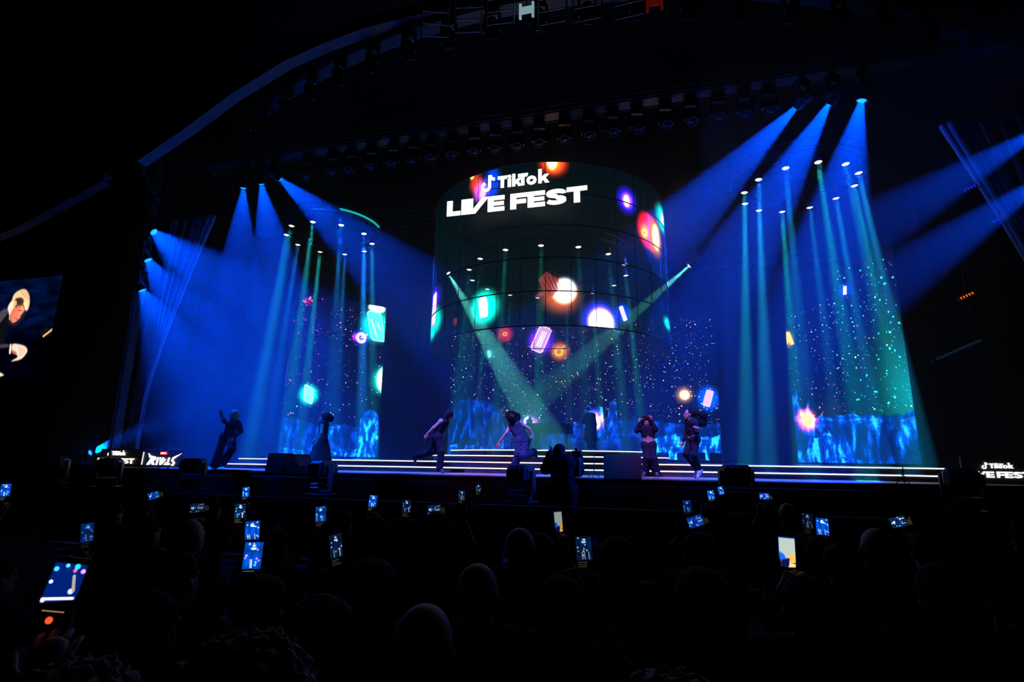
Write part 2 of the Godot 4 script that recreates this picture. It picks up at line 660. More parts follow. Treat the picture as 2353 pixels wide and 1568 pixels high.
			for y in range(int(top), int(minf(float(h), floor_y))):
				var deep := y - top
				var bed := clampf(layers + (1.0 - smoothstep(cap * 0.6, cap * 1.3, deep)) * 0.9, 0.0, 1.0)
				var col := ridge.get_noise_2d(x * 1.35, y * 0.42)
				var lay := ridge.get_noise_2d(x * 0.28 + 300.0, y * 1.7)
				var mass := soft.get_noise_2d(x * 1.1, y * 0.4)
				var m := lerpf(col, lay, bed)
				var r := clampf(m * 0.5 + 0.5, 0.0, 1.0)
				var grain := soft.get_noise_2d(x * 7.0, y * 5.0)
				var l := (0.2 + 0.8 * clampf(mass + 0.05, 0.0, 1.0) + 0.75 * pow(r, 3.0) * (0.8 + 1.3 * mass) + 0.22 * grain) * light * 1.6
				var c := Color(0.0, 0.01, 0.1).lerp(Color(0.0, 0.3, 0.98), clampf(l * 1.35, 0.0, 1.0))
				if l > 0.7:
					c = c.lerp(Color(0.12, 0.85, 1.05), clampf((l - 0.7) * 1.6, 0.0, 1.0))
				over(x, y, c, 0.5 if y < top + 1.0 else 1.0)

	func tinted(cx: float, cy: float, r: float, c: Color, k := 1.0) -> void:   # coloured light falling on what is drawn
		for y in range(int(cy - r), int(cy + r) + 1):
			for x in range(int(cx - r), int(cx + r) + 1):
				if x < 0 or y < 0 or x >= w or y >= h:
					continue
				var d := Vector2(x - cx, y - cy).length() / r
				if d < 1.0:
					var i := (y * w + x) * 3
					var lum := px[i + 2] * (1.0 - d * d) * k
					px[i] += c.r * lum
					px[i + 1] += c.g * lum
					px[i + 2] += c.b * lum

	func texture() -> ImageTexture:
		var by := PackedByteArray()
		by.resize(w * h * 3)
		for i in w * h * 3:
			by[i] = int(clampf(px[i] / 1.6, 0.0, 1.0) * 255.0)          # 1.6: headroom for the hottest spots
		return ImageTexture.create_from_image(Image.create_from_data(w, h, false, Image.FORMAT_RGB8, by))

func stars(c: Canvas, n: int, rng: RandomNumberGenerator, lo: Vector2, hi: Vector2, cols: Array, big := 1.0) -> void:
	for i in n:
		var p := Vector2(rng.randf_range(lo.x, hi.x), rng.randf_range(lo.y, hi.y))
		var col: Color = cols[rng.randi() % cols.size()]
		var r := (0.4 + pow(rng.randf(), 3.5) * 1.3) * big
		c.star(p.x, p.y, r, col * rng.randf_range(0.6, 1.7))

const PALE := [Color(1, 0.75, 0.7), Color(0.55, 0.8, 1), Color(1, 0.45, 0.45), Color(0.5, 1, 0.95), Color(1, 0.8, 0.95), Color(0.4, 0.6, 1), Color(1, 0.9, 0.75)]
const REDS := [Color(0.95, 0.1, 0.3), Color(1, 0.3, 0.4), Color(0.8, 0.05, 0.2)]
const TEALS := [Color(0.1, 0.85, 0.75), Color(0.2, 0.9, 0.55), Color(0.1, 0.6, 1), Color(0.2, 1, 0.9), Color(0.7, 0.8, 0.2)]
const TEAL := Color(0.0, 0.95, 0.8)
const WHITE := Color(1, 1, 1)

func paint_left() -> Canvas:
	var c := Canvas.new(410, 680, Color(0.002, 0.008, 0.06))
	var rng := RandomNumberGenerator.new()
	rng.seed = 11
	stars(c, 420, rng, Vector2(0, 30), Vector2(410, 560), PALE, 1.3)
	stars(c, 70, rng, Vector2(10, 8), Vector2(290, 210), REDS, 2.0)
	stars(c, 40, rng, Vector2(0, 150), Vector2(160, 400), REDS, 1.7)
	c.halo(53.5, 34.5, 26.1, 26.1, Color(0.6, 0.0, 0.15), 0.8, 0.1)
	stars(c, 9, rng, Vector2(36, 14), Vector2(80, 40), [Color(1, 0.35, 0.5)], 3.2)
	# cards
	c.halo(365.3, 92.6, 95.8, 103.8, TEAL, 1.1, 0.35)
	c.halo(363.9, 10.1, 52.2, 28.1, WHITE, 1.4, 0.5)
	c.card(365.6, 96.6, 31.9, 67.8, -0.22, Color(0.35, 1.0, 0.95), Color(0.8, 1, 1), 0.25)
	c.line(Vector2(340.9, 69.7), Vector2(373.0, 144.6), 4.0, Color(0.8, 1.5, 1.5))
	c.line(Vector2(372.8, 79.1), Vector2(385.2, 108.1), 3.0, Color(0.9, 1.5, 1.5))
	c.halo(298.2, 157.1, 54.7, 54.7, Color(0.1, 0.15, 1.0), 0.95, 0.2)
	c.halo(272.3, 158.7, 21.4, 25.2, Color(0.9, 0.1, 0.6), 0.8, 0.2)
	c.ring(300.3, 158.8, 17.6, 7.8, Color(1, 0.8, 0.95), 0.5, 6.1)
	c.line(Vector2(300.3, 158.8), Vector2(325.4, 141.2), 4.0, Color(1, 0.8, 0.95))
	c.halo(419.3, 340.8, 79.1, 91.0, TEAL, 1.15, 0.25)
	c.halo(417.0, 337.0, 39.5, 67.2, WHITE, 1.5, 0.55)
	c.halo(93.8, 429.0, 58.1, 61.7, TEAL, 1.15, 0.32)
	c.card(93.7, 427.2, 20.0, 32.7, 0.05, Color(0.55, 1.0, 0.95), Color(0.9, 1, 1), 0.45)
	stars(c, 26, rng, Vector2(25, 350), Vector2(165, 480), TEALS, 2.0)
	# canyon
	c.rock([Vector2(-13.8, 523.1), Vector2(52.7, 531.9), Vector2(127.6, 551.5), Vector2(196.3, 553.9), Vector2(254.8, 540.3), Vector2(313.5, 556.3), Vector2(412.8, 556.1)], 680.0, 0.5, 3, 1.1, 0.3)
	c.rock([Vector2(-7.1, 643.2), Vector2(80.9, 653.5), Vector2(169.1, 662.5), Vector2(278.6, 653.5), Vector2(417.4, 624.6)], 680.0, 0.8, 8, 0.9, 0.7)
	c.rock([Vector2(320.0, 645.4), Vector2(322.4, 518.3), Vector2(331.6, 510.3), Vector2(336.2, 491.0), Vector2(359.0, 476.3), Vector2(387.6, 482.3), Vector2(403.2, 502.7), Vector2(416.1, 605.6)], 680.0, 1.05, 21, 1.0, -0.2)
	return c

func paint_centre() -> Canvas:
	var c := Canvas.new(1240, 702, Color(0.003, 0.012, 0.06))
	var rng := RandomNumberGenerator.new()
	rng.seed = 5
	stars(c, 1900, rng, Vector2(0, 60), Vector2(1240, 560), PALE, 1.5)
	stars(c, 60, rng, Vector2(0, 60), Vector2(1240, 560), [Color(1, 0.25, 0.3), Color(1, 0.5, 0.35)], 2.4)
	c.halo(275.6, 95.5, 55.4, 55.4, Color(0.85, 0.03, 0.1), 1.0, 0.35)
	c.ring(275.6, 95.5, 8.5, 3.8, Color(1, 0.75, 0.2))
	c.halo(197.3, 192.3, 42.6, 42.6, TEAL * 0.8, 0.9, 0.1)
	c.card(197.3, 192.3, 8.5, 17.0, -0.15, Color(0.5, 1, 0.95), WHITE)
	c.halo(458.3, 134.2, 91.8, 91.8, Color(0.25, 0.1, 1.0), 1.0, 0.35)
	c.halo(449.8, 142.4, 71.0, 79.3, Color(0.8, 0.15, 0.85), 0.8, 0.2)
	c.card(456.2, 129.8, 31.3, 62.7, 0.42, Color(1, 0.7, 1), Color(1.5, 1.3, 1.5))
	for k in 3:
		c.line(Vector2(464.7, 91.7) + Vector2(k * 9.0, k * 3.0), Vector2(432.7, 160.8) + Vector2(k * 9.0, k * 3.0), 2.4, Color(1.5, 1.4, 1.5), 0.8)
	c.halo(546.6, 192.9, 61.8, 61.8, Color(0.95, 0.42, 0.0), 1.1, 0.35)
	c.ring(542.4, 194.9, 16.5, 6.2, Color(1, 0.9, 0.25))
	c.line(Vector2(550.9, 182.6), Vector2(567.6, 168.6), 4.0, Color(1, 0.85, 0.2))
	c.halo(14.0, 15.4, 17.6, 35.2, Color(0.8, 0.25, 0.1), 0.8, 0.3)
	c.halo(1097.7, 410.9, 49.7, 49.7, Color(0.75, 0.5, 0.18), 1.0, 0.25)
	c.halo(1099.5, 410.9, 26.7, 26.7, Color(1, 0.9, 0.7), 1.0, 0.4)
	c.halo(1195.9, 427.8, 64.1, 75.5, Color(0.0, 0.3, 1.0), 1.1, 0.3)
	c.card(1195.9, 427.8, 15.1, 35.8, 0.3, Color(1, 0.7, 0.95), Color(1, 0.85, 1))
	# far land, mesas and the near rocks
	c.rock([Vector2(0, 640), Vector2(300, 640), Vector2(520, 636), Vector2(1240, 650)], 702.0, 0.4, 63, 1.4, 0.9)
	c.rock([Vector2(419.4, 606.7), Vector2(495.3, 582.8), Vector2(652.8, 514.2), Vector2(760.8, 509.0), Vector2(827.8, 524.9), Vector2(876.1, 502.1), Vector2(913.2, 521.5), Vector2(1069.3, 537.4), Vector2(1238.2, 541.8)], 690.0, 0.36, 13, 1.3, 1.0)
	c.rock([Vector2(652.3, 543.6), Vector2(659.6, 460.9), Vector2(677.6, 453.2), Vector2(709.1, 461.5), Vector2(740.6, 457.9), Vector2(746.6, 534.2)], 640.0, 0.75, 4, 1.0, -0.4)
	c.rock([Vector2(758.3, 534.3), Vector2(774.3, 436.7), Vector2(788.1, 431.0), Vector2(803.4, 439.1), Vector2(808.1, 544.1)], 640.0, 0.62, 6, 0.9, -0.3)
	c.rock([Vector2(551.9, 598.4), Vector2(768.1, 601.7), Vector2(873.1, 590.0), Vector2(956.1, 612.4), Vector2(1208.0, 604.0)], 702.0, 0.3, 31, 2.2, 1.0)
	c.rock([Vector2(883.2, 676.5), Vector2(918.2, 635.1), Vector2(984.7, 589.8), Vector2(1067.1, 582.2), Vector2(1138.4, 587.7), Vector2(1235.0, 591.2)], 702.0, 0.95, 17, 1.0, 0.6)
	c.tinted(707.9, 520.4, 51.2, Color(1.6, 0.8, 1.0), 1.0)
	c.halo(709.7, 528.2, 31.5, 47.3, Color(1, 0.6, 0.95), 0.9, 0.25)
	c.halo(715.4, 536.0, 15.7, 27.5, WHITE, 0.7, 0.3)
	c.rock([Vector2(-12.4, 478.5), Vector2(16.2, 453.4), Vector2(42.1, 419.8), Vector2(116.0, 414.6), Vector2(198.0, 426.4), Vector2(242.1, 451.9), Vector2(264.2, 481.0), Vector2(282.5, 552.6), Vector2(377.8, 590.9), Vector2(460.5, 598.6)], 690.0, 0.34, 52, 1.2, -0.25)
	c.rock([Vector2(-6.1, 637.0), Vector2(67.1, 628.4), Vector2(155.0, 636.0), Vector2(283.8, 643.2), Vector2(450.3, 646.0), Vector2(571.5, 649.0)], 702.0, 0.5, 77, 1.0, 0.9)
	c.halo(400.3, 526.7, 69.1, 56.9, Color(0.05, 0.25, 0.9), 0.8, 0.1)
	c.halo(412.9, 530.8, 48.7, 44.7, Color(0.9, 0.35, 0.3), 0.9, 0.1)
	c.halo(394.1, 522.7, 30.5, 34.6, Color(1, 0.9, 0.75), 1.0, 0.3)
	stars(c, 30, rng, Vector2(355.8, 471.7), Vector2(470.8, 563.0), [Color(1, 0.6, 0.4), Color(0.4, 0.7, 1)], 2.2)
	return c

func paint_right() -> Canvas:
	var c := Canvas.new(410, 680, Color(0.003, 0.01, 0.06))
	for y in 680:                       # a green nebula to the lower right
		for x in 410:
			var d := Vector2((x - 430.0) / 260.0, (y - 470.0) / 360.0).length()
			if d < 1.0:
				c.add(x, y, Color(0.02, 0.62, 0.58), pow(1.0 - d, 1.5))
	var rng := RandomNumberGenerator.new()
	rng.seed = 23
	stars(c, 300, rng, Vector2(0, 130), Vector2(220, 520), PALE, 1.25)
	stars(c, 120, rng, Vector2(120, 60), Vector2(410, 520), PALE, 1.2)
	stars(c, 300, rng, Vector2(190, 20), Vector2(410, 520), TEALS, 2.1)
	c.halo(244.8, 102.6, 32.9, 38.8, Color(0.0, 0.2, 1.0), 1.0, 0.15)
	c.card(244.8, 102.6, 6.0, 14.9, 0.12, WHITE, Color(1, 0.8, 1))
	c.halo(7.5, 229.4, 32.8, 42.7, Color(0.9, 0.55, 0.0), 1.0, 0.2)
	c.poly(PackedVector2Array([Vector2(1.5, 197.8), Vector2(16.3, 200.8), Vector2(31.3, 250.6), Vector2(18.0, 253.1), Vector2(8.4, 237.9), Vector2(-4.3, 250.7)]), Color(1, 0.9, 0.1), 1.0, 2.0)
	c.halo(139.1, 508.3, 90.0, 90.0, Color(0.05, 0.2, 0.02), 0.5, 0.0)
	c.rock([Vector2(-6.4, 473.9), Vector2(5.6, 431.5), Vector2(21.1, 423.5), Vector2(23.3, 468.4), Vector2(34.8, 493.0), Vector2(54.8, 486.7), Vector2(62.2, 467.0), Vector2(65.9, 495.3), Vector2(76.8, 519.2)], 590.0, 0.7, 91, 0.9, -0.4)
	c.rock([Vector2(-15.0, 518.1), Vector2(80.0, 520.9), Vector2(129.5, 521.1), Vector2(199.3, 524.1), Vector2(271.8, 526.1), Vector2(338.3, 534.5), Vector2(376.9, 533.1), Vector2(422.6, 529.7)], 680.0, 0.68, 41, 1.5, 0.1)
	c.rock([Vector2(4.2, 701.0), Vector2(31.3, 647.5), Vector2(71.4, 595.0), Vector2(131.2, 574.6), Vector2(159.0, 604.7), Vector2(186.8, 687.4)], 680.0, 1.05, 45, 1.1, 0.3)
	for q in [PackedVector2Array([Vector2(229.8, 553.1), Vector2(244.2, 553.8), Vector2(235.5, 668.8), Vector2(209.6, 669.0)]), PackedVector2Array([Vector2(304.9, 557.0), Vector2(321.9, 549.7), Vector2(317.0, 668.3), Vector2(285.2, 668.5)]), PackedVector2Array([Vector2(331.8, 574.4), Vector2(349.8, 575.2), Vector2(335.9, 661.6), Vector2(322.1, 608.8)]), PackedVector2Array([Vector2(24.3, 586.0), Vector2(58.8, 587.1), Vector2(34.7, 647.5), Vector2(14.7, 670.4)])]:
		c.poly(q, Color(0.0, 0.05, 0.4), 0.85, 7.0)
	c.tinted(50.0, 528.3, 53.1, Color(1.3, 0.1, 1.0), 1.0)
	c.halo(49.9, 529.9, 53.1, 53.1, Color(1.0, 0.12, 0.25), 0.7, 0.3)
	c.halo(51.8, 528.4, 42.1, 43.7, Color(0.7, 0.55, 0.0), 0.95, 0.4)
	c.ring(51.4, 531.5, 14.0, 6.2, Color(1, 1, 0.45))
	c.line(Vector2(36.2, 527.5), Vector2(38.4, 507.4), 5.0, Color(1, 1, 0.45))
	c.line(Vector2(59.5, 521.2), Vector2(62.8, 507.5), 4.0, Color(1, 1, 0.45))
	return c

func panel_screen(a: Vector3, b: Vector3, bottom: float, top: float, tex: Texture2D, energy: float, label: String, group := "stage LED screens") -> Node3D:
	# an upright flat screen from a (left foot) to b (right foot)
	var d := b - a
	var turn := atan2(-d.z, d.x)
	var w := Vector2(d.x, d.z).length()
	var h := top - bottom
	var t := thing("led_screen", label, "screen", Vector3((a.x + b.x) / 2, bottom, (a.z + b.z) / 2), turn, group)
	var f := MB.new()
	f.quad(Vector3(-w / 2, h, 0), Vector3(w / 2, h, 0), Vector3(w / 2, 0, 0), Vector3(-w / 2, 0, 0))
	part("display", f, shows(tex, energy), t)
	var k := MB.new()
	k.box(Vector3(0, h / 2, -0.07), Vector3(w + 0.08, h + 0.08, 0.12), Basis(), 0.01)
	part("cabinet_back", k, M.black, t)
	for s in [-1.0, 1.0]:
		k = MB.new()
		k.box(Vector3(s * (w / 2 + 0.03), h / 2, 0.0), Vector3(0.05, h + 0.1, 0.06), Basis(), 0.01)
		part("edge_frame", k, M.metal, t)
	for s in [-w * 0.35, w * 0.35]:
		k = MB.new()
		k.box(Vector3(s, 0, -0.25), Vector3(0.08, 0.1, 0.5), Basis(), 0.01)
		part("foot", k, M.metal, t)
	return t

func screens() -> void:
	panel_screen(Vector3(-6.03, 0, -24.2), Vector3(6.03, 0, -24.2), 1.94, 8.73, paint_centre().texture(), 2.3, "wide centre LED screen showing stars over blue mesas behind the piano")
	panel_screen(Vector3(-10.82, 0, -18.5), Vector3(-8.26, 0, -21.6), 2.0, 8.7, paint_left().texture(), 1.9, "tall LED screen with red stars and teal cards behind the long-skirted dancer")
	panel_screen(Vector3(8.26, 0, -21.6), Vector3(10.82, 0, -18.5), 2.0, 8.7, paint_right().texture(), 1.9, "tall LED screen with a green nebula over a blue cliff")
	imag()

func imag() -> void:
	# the relay screen in the left wing: a pianist in a dark suit seen from the side
	var c := Canvas.new(400, 372, Color(0.0, 0.004, 0.03))
	var n := FastNoiseLite.new()
	n.seed = 3
	n.frequency = 0.012
	for y in 372:
		for x in 400:
			c.add(x, y, Color(0.0, 0.06, 0.3), clampf(0.35 + 0.7 * n.get_noise_2d(x * 0.5, y * 1.6), 0.0, 1.0) * (1.0 - smoothstep(150.0, 260.0, float(y))))
	var skin := Color(0.9, 0.4, 0.3)
	var hot := Color(1, 0.88, 0.75)
	c.blob(PackedVector2Array([Vector2(97.0, 129.6), Vector2(106.9, 121.2), Vector2(139.4, 106.1), Vector2(162.4, 128.8), Vector2(167.7, 187.7), Vector2(166.2, 236.8), Vector2(144.3, 284.8)]), Color(0.03, 0.03, 0.05), 1.0, 6.8)
	c.blob(PackedVector2Array([Vector2(96.1, 126.5), Vector2(106.4, 119.7), Vector2(138.0, 104.3), Vector2(152.1, 128.2), Vector2(134.6, 144.9), Vector2(120.1, 164.8), Vector2(108.4, 167.2)]), Color(0.3, 0.26, 0.3), 0.9, 7.0)
	c.blob(PackedVector2Array([Vector2(143.4, 108.5), Vector2(157.5, 128.5), Vector2(162.1, 152.3), Vector2(170.4, 158.6), Vector2(164.2, 134.8)]), Color(0.9, 0.75, 0.7), 0.9, 3.0)
	c.blob(PackedVector2Array([Vector2(138.3, 105.2), Vector2(158.5, 73.6), Vector2(183.5, 82.7), Vector2(173.4, 117.6), Vector2(166.0, 140.8), Vector2(155.0, 128.4)]), hot, 1.0, 6.8)
	c.blob(PackedVector2Array([Vector2(185.5, 103.5), Vector2(218.3, 98.1), Vector2(235.7, 119.7), Vector2(228.5, 131.0), Vector2(219.3, 140.7), Vector2(221.5, 151.1), Vector2(208.5, 154.8), Vector2(205.1, 161.0), Vector2(188.3, 168.3), Vector2(173.3, 158.7), Vector2(166.0, 140.8), Vector2(167.6, 118.7)]), skin, 1.0, 5.1)
	c.blob(PackedVector2Array([Vector2(193.4, 130.5), Vector2(214.4, 140.5), Vector2(212.6, 155.0), Vector2(192.7, 162.7), Vector2(176.0, 147.2)]), Color(0.75, 0.3, 0.22), 0.6, 12.0)
	c.blob(PackedVector2Array([Vector2(156.5, 81.0), Vector2(157.4, 63.1), Vector2(167.6, 48.8), Vector2(193.2, 38.5), Vector2(217.5, 38.7), Vector2(241.6, 59.7), Vector2(253.3, 87.0), Vector2(255.9, 110.6), Vector2(248.4, 126.3), Vector2(237.0, 121.3), Vector2(229.0, 104.6), Vector2(218.7, 96.7), Vector2(195.8, 104.1), Vector2(180.8, 94.4)]), Color(0.98, 0.82, 0.58), 1.0, 6.8)
	c.blob(PackedVector2Array([Vector2(171.0, 74.4), Vector2(189.9, 69.7), Vector2(215.6, 74.3), Vector2(225.3, 97.1), Vector2(200.0, 104.4), Vector2(182.9, 94.5)]), Color(0.16, 0.06, 0.04), 0.9, 8.0)
	c.line(Vector2(188.0, 41.8), Vector2(212.5, 63.7), 1.6, Color(0.75, 0.5, 0.3), 0.6)
	c.line(Vector2(199.6, 42.6), Vector2(224.1, 70.4), 1.6, Color(0.75, 0.5, 0.3), 0.6)
	c.line(Vector2(211.2, 43.3), Vector2(235.7, 77.0), 1.6, Color(0.75, 0.5, 0.3), 0.6)
	c.line(Vector2(222.7, 44.1), Vector2(247.1, 83.7), 1.6, Color(0.75, 0.5, 0.3), 0.6)
	c.blob(PackedVector2Array([Vector2(168.5, 96.6), Vector2(178.3, 78.8), Vector2(188.6, 90.4), Vector2(176.3, 117.8)]), Color(1, 0.7, 0.5), 1.0, 5.1)
	c.line(Vector2(204.3, 119.4), Vector2(223.6, 123.4), 2.2, Color(0.3, 0.08, 0.06), 0.8)
	c.line(Vector2(194.9, 149.6), Vector2(206.8, 153.2), 2.0, Color(0.45, 0.1, 0.08), 0.8)
	c.blob(PackedVector2Array([Vector2(132.0, 244.6), Vector2(194.4, 243.7), Vector2(195.2, 258.7), Vector2(136.5, 259.2)]), Color(0.22, 0.2, 0.24), 1.0, 5.1)
	c.blob(PackedVector2Array([Vector2(194.4, 243.7), Vector2(205.3, 244.2), Vector2(212.5, 284.9), Vector2(199.8, 282.5)]), Color(0.95, 0.9, 0.85), 1.0, 5.1)
	c.blob(PackedVector2Array([Vector2(204.5, 244.2), Vector2(228.7, 245.2), Vector2(266.4, 252.4), Vector2(286.7, 261.7), Vector2(294.7, 276.1), Vector2(288.0, 287.1), Vector2(276.3, 300.7), Vector2(258.5, 307.1), Vector2(218.3, 311.4), Vector2(229.8, 303.3), Vector2(251.3, 295.6), Vector2(241.2, 285.4), Vector2(214.7, 278.8)]), Color(1, 0.85, 0.74), 1.0, 6.8)
	c.blob(PackedVector2Array([Vector2(211.7, 268.7), Vector2(233.1, 273.8), Vector2(242.0, 284.0), Vector2(220.0, 283.2)]), Color(0.75, 0.3, 0.22), 0.9, 6.0)
	c.line(Vector2(241.7, 255.7), Vector2(262.7, 291.8), 1.5, Color(0.8, 0.5, 0.4), 0.55)
	c.line(Vector2(252.1, 258.9), Vector2(269.5, 288.1), 1.5, Color(0.8, 0.5, 0.4), 0.55)
	c.line(Vector2(262.5, 262.2), Vector2(276.3, 284.4), 1.5, Color(0.8, 0.5, 0.4), 0.55)
	c.line(Vector2(272.8, 265.4), Vector2(283.1, 280.7), 1.5, Color(0.8, 0.5, 0.4), 0.55)
	c.blob(PackedVector2Array([Vector2(162.1, 343.5), Vector2(175.6, 348.1), Vector2(203.4, 358.7), Vector2(180.5, 364.5), Vector2(168.6, 364.7)]), hot, 1.0, 6.8)
	c.blob(PackedVector2Array([Vector2(289.7, 223.8), Vector2(451.5, 226.0), Vector2(477.4, 383.4), Vector2(333.6, 379.9)]), Color(0.004, 0.004, 0.008), 1.0, 5.1)
	c.blob(PackedVector2Array([Vector2(338.3, 195.1), Vector2(405.9, 196.4), Vector2(402.3, 225.8), Vector2(339.9, 224.9)]), Color(0.02, 0.05, 0.07), 1.0, 5.1)
	c.line(Vector2(358.9, 223.8), Vector2(400.7, 198.1), 4.5, Color(0.95, 0.65, 0.4), 1.0)
	# light on the brow, cheek and neck, and strands in the hair
	c.halo(211.8, 131.5, 49.6, 39.7, Color(0.35, 0.28, 0.22), 0.5, 0.0)
	c.halo(226.3, 111.8, 26.5, 36.4, Color(0.4, 0.3, 0.2), 0.5, 0.0)
	c.halo(193.0, 156.9, 43.0, 33.1, Color(0.4, 0.25, 0.2), 0.5, 0.0)
	for k in 14:
		c.line(Vector2(168.6, 80.2) + Vector2(k * 4.4, -k * 2.6 + 0.12 * k * k), Vector2(178.9, 52.6) + Vector2(k * 4.0, -2.0 + 0.2 * k * k), 0.8, Color(1.1, 0.95, 0.7) if k % 2 else Color(0.55, 0.36, 0.2), 0.45)
	panel_screen(Vector3(-19.25, 0, -12.9), Vector3(-15.66, 0, -12.9), 4.42, 7.9, c.texture(), 1.2, "relay screen in the left wing showing a suited pianist from the side", "")

# ---------------------------------------------------------------- the hanging LED cylinder
func paint_cylinder() -> Canvas:
	var c := Canvas.new(2048, 394, Color(0.003, 0.02, 0.03))
	for x in range(0, 2048, 7):          # the LED strips of the open mesh
		for y in 394:
			c.add(x, y, Color(0.0, 0.02, 0.03), 1.0)
	# upper edge behind the letters
	c.halo(1100.0, 1.1, 44.6, 46.6, Color(0.85, 0.12, 0.03), 1.1, 0.4)
	c.halo(1100.0, 3.3, 30.4, 34.5, Color(0.6, 0.6, 0.1), 0.7, 0.2)
	c.halo(1096.0, -3.4, 16.2, 30.4, WHITE, 1.0, 0.4)
	c.halo(899.6, 21.2, 27.6, 36.1, Color(0.8, 0.15, 0.08), 1.0, 0.3)
	c.halo(887.4, 0.9, 10.7, 10.7, Color(1, 0.8, 0.4), 1.0, 0.3)
	c.halo(916.7, 49.4, 31.5, 42.0, Color(0.8, 0.3, 0.95), 0.95, 0.3)
	c.halo(922.2, 56.6, 12.5, 23.0, WHITE, 0.45, 0.3)
	c.halo(949.0, 35.1, 31.2, 62.3, Color(0.0, 0.2, 0.95), 0.9, 0.35)
	# right side
	c.halo(1287.6, 71.8, 41.5, 45.7, Color(0.1, 0.05, 1.0), 1.05, 0.35)
	c.halo(1287.6, 71.8, 22.9, 27.0, Color(0.7, 0.3, 0.4), 1.0, 0.45)
	c.halo(1286.1, 73.4, 11.4, 18.7, WHITE, 1.2, 0.5)
	c.halo(1364.1, 128.3, 53.3, 59.7, Color(1.0, 0.05, 0.08), 1.15, 0.6)
	c.halo(1346.6, 136.0, 23.2, 29.5, Color(0.1, 0.5, 0.0), 0.9, 0.4)
	c.ring(1346.5, 138.3, 7.4, 3.2, Color(1, 0.9, 0.15))
	c.halo(1399.2, 134.1, 60.8, 67.3, Color(0.9, 0.45, 0.0), 0.9, 0.45)
	c.halo(1404.6, 132.2, 26.1, 41.4, Color(1, 0.9, 0.5), 1.3, 0.55)
	c.halo(1458.5, 61.8, 68.2, 52.3, TEAL, 1.2, 0.3)
	c.halo(1463.8, 59.6, 25.1, 22.8, WHITE, 1.2, 0.4)
	# lower band
	c.halo(933.9, 341.5, 53.6, 55.6, TEAL, 1.25, 0.35)
	c.card(931.5, 341.2, 10.9, 23.8, -0.12, WHITE, WHITE)
	c.halo(933.9, 341.5, 15.9, 27.8, WHITE, 0.9, 0.3)
	c.halo(1113.9, 326.6, 59.4, 53.7, Color(0.75, 0.3, 0.08), 0.95, 0.3)
	c.halo(1127.6, 308.2, 32.7, 34.6, Color(0.2, 0.5, 0.6), 0.7, 0.3)
	c.halo(1121.7, 314.4, 34.6, 36.5, WHITE, 1.4, 0.45)
	c.poly(PackedVector2Array([Vector2(1064.0, 287.9), Vector2(1082.4, 270.0), Vector2(1107.5, 286.4), Vector2(1108.3, 314.6), Vector2(1096.7, 326.7), Vector2(1056.4, 326.9), Vector2(1075.6, 312.4)]), Color(0.55, 0.2, 0.2), 0.8, 4.0)
	for k in 5:
		c.line(Vector2(1067.9, 286.0) + Vector2(k * 8.0, -k * 5.0), Vector2(1089.1, 318.7) + Vector2(k * 6.0, -k * 3.0), 1.2, Color(0.2, 0.04, 0.05), 0.7)
	c.halo(1204.5, 377.4, 59.6, 57.6, Color(0.1, 0.15, 1.0), 1.0, 0.45)
	c.halo(1206.6, 379.2, 40.4, 42.3, Color(0.9, 0.5, 0.6), 0.9, 0.5)
	c.halo(1206.5, 383.2, 38.4, 38.4, WHITE, 1.3, 0.45)
	c.halo(1264.1, 352.8, 29.5, 33.4, Color(0.0, 0.2, 1.0), 1.0, 0.25)
	c.card(1264.0, 354.9, 5.9, 16.7, -0.4, Color(1, 0.8, 1), WHITE)
	c.halo(708.9, 276.2, 79.6, 50.1, Color(0.1, 0.1, 1.0), 0.9, 0.3)
	c.halo(698.6, 338.3, 102.1, 54.5, TEAL, 1.1, 0.45)
	c.card(713.9, 301.1, 24.9, 42.9, 0.06, Color(1, 0.85, 0.95), Color(1, 0.3, 0.6))
	c.halo(1474.7, 341.6, 66.0, 24.2, TEAL, 1.0, 0.3)
	return c

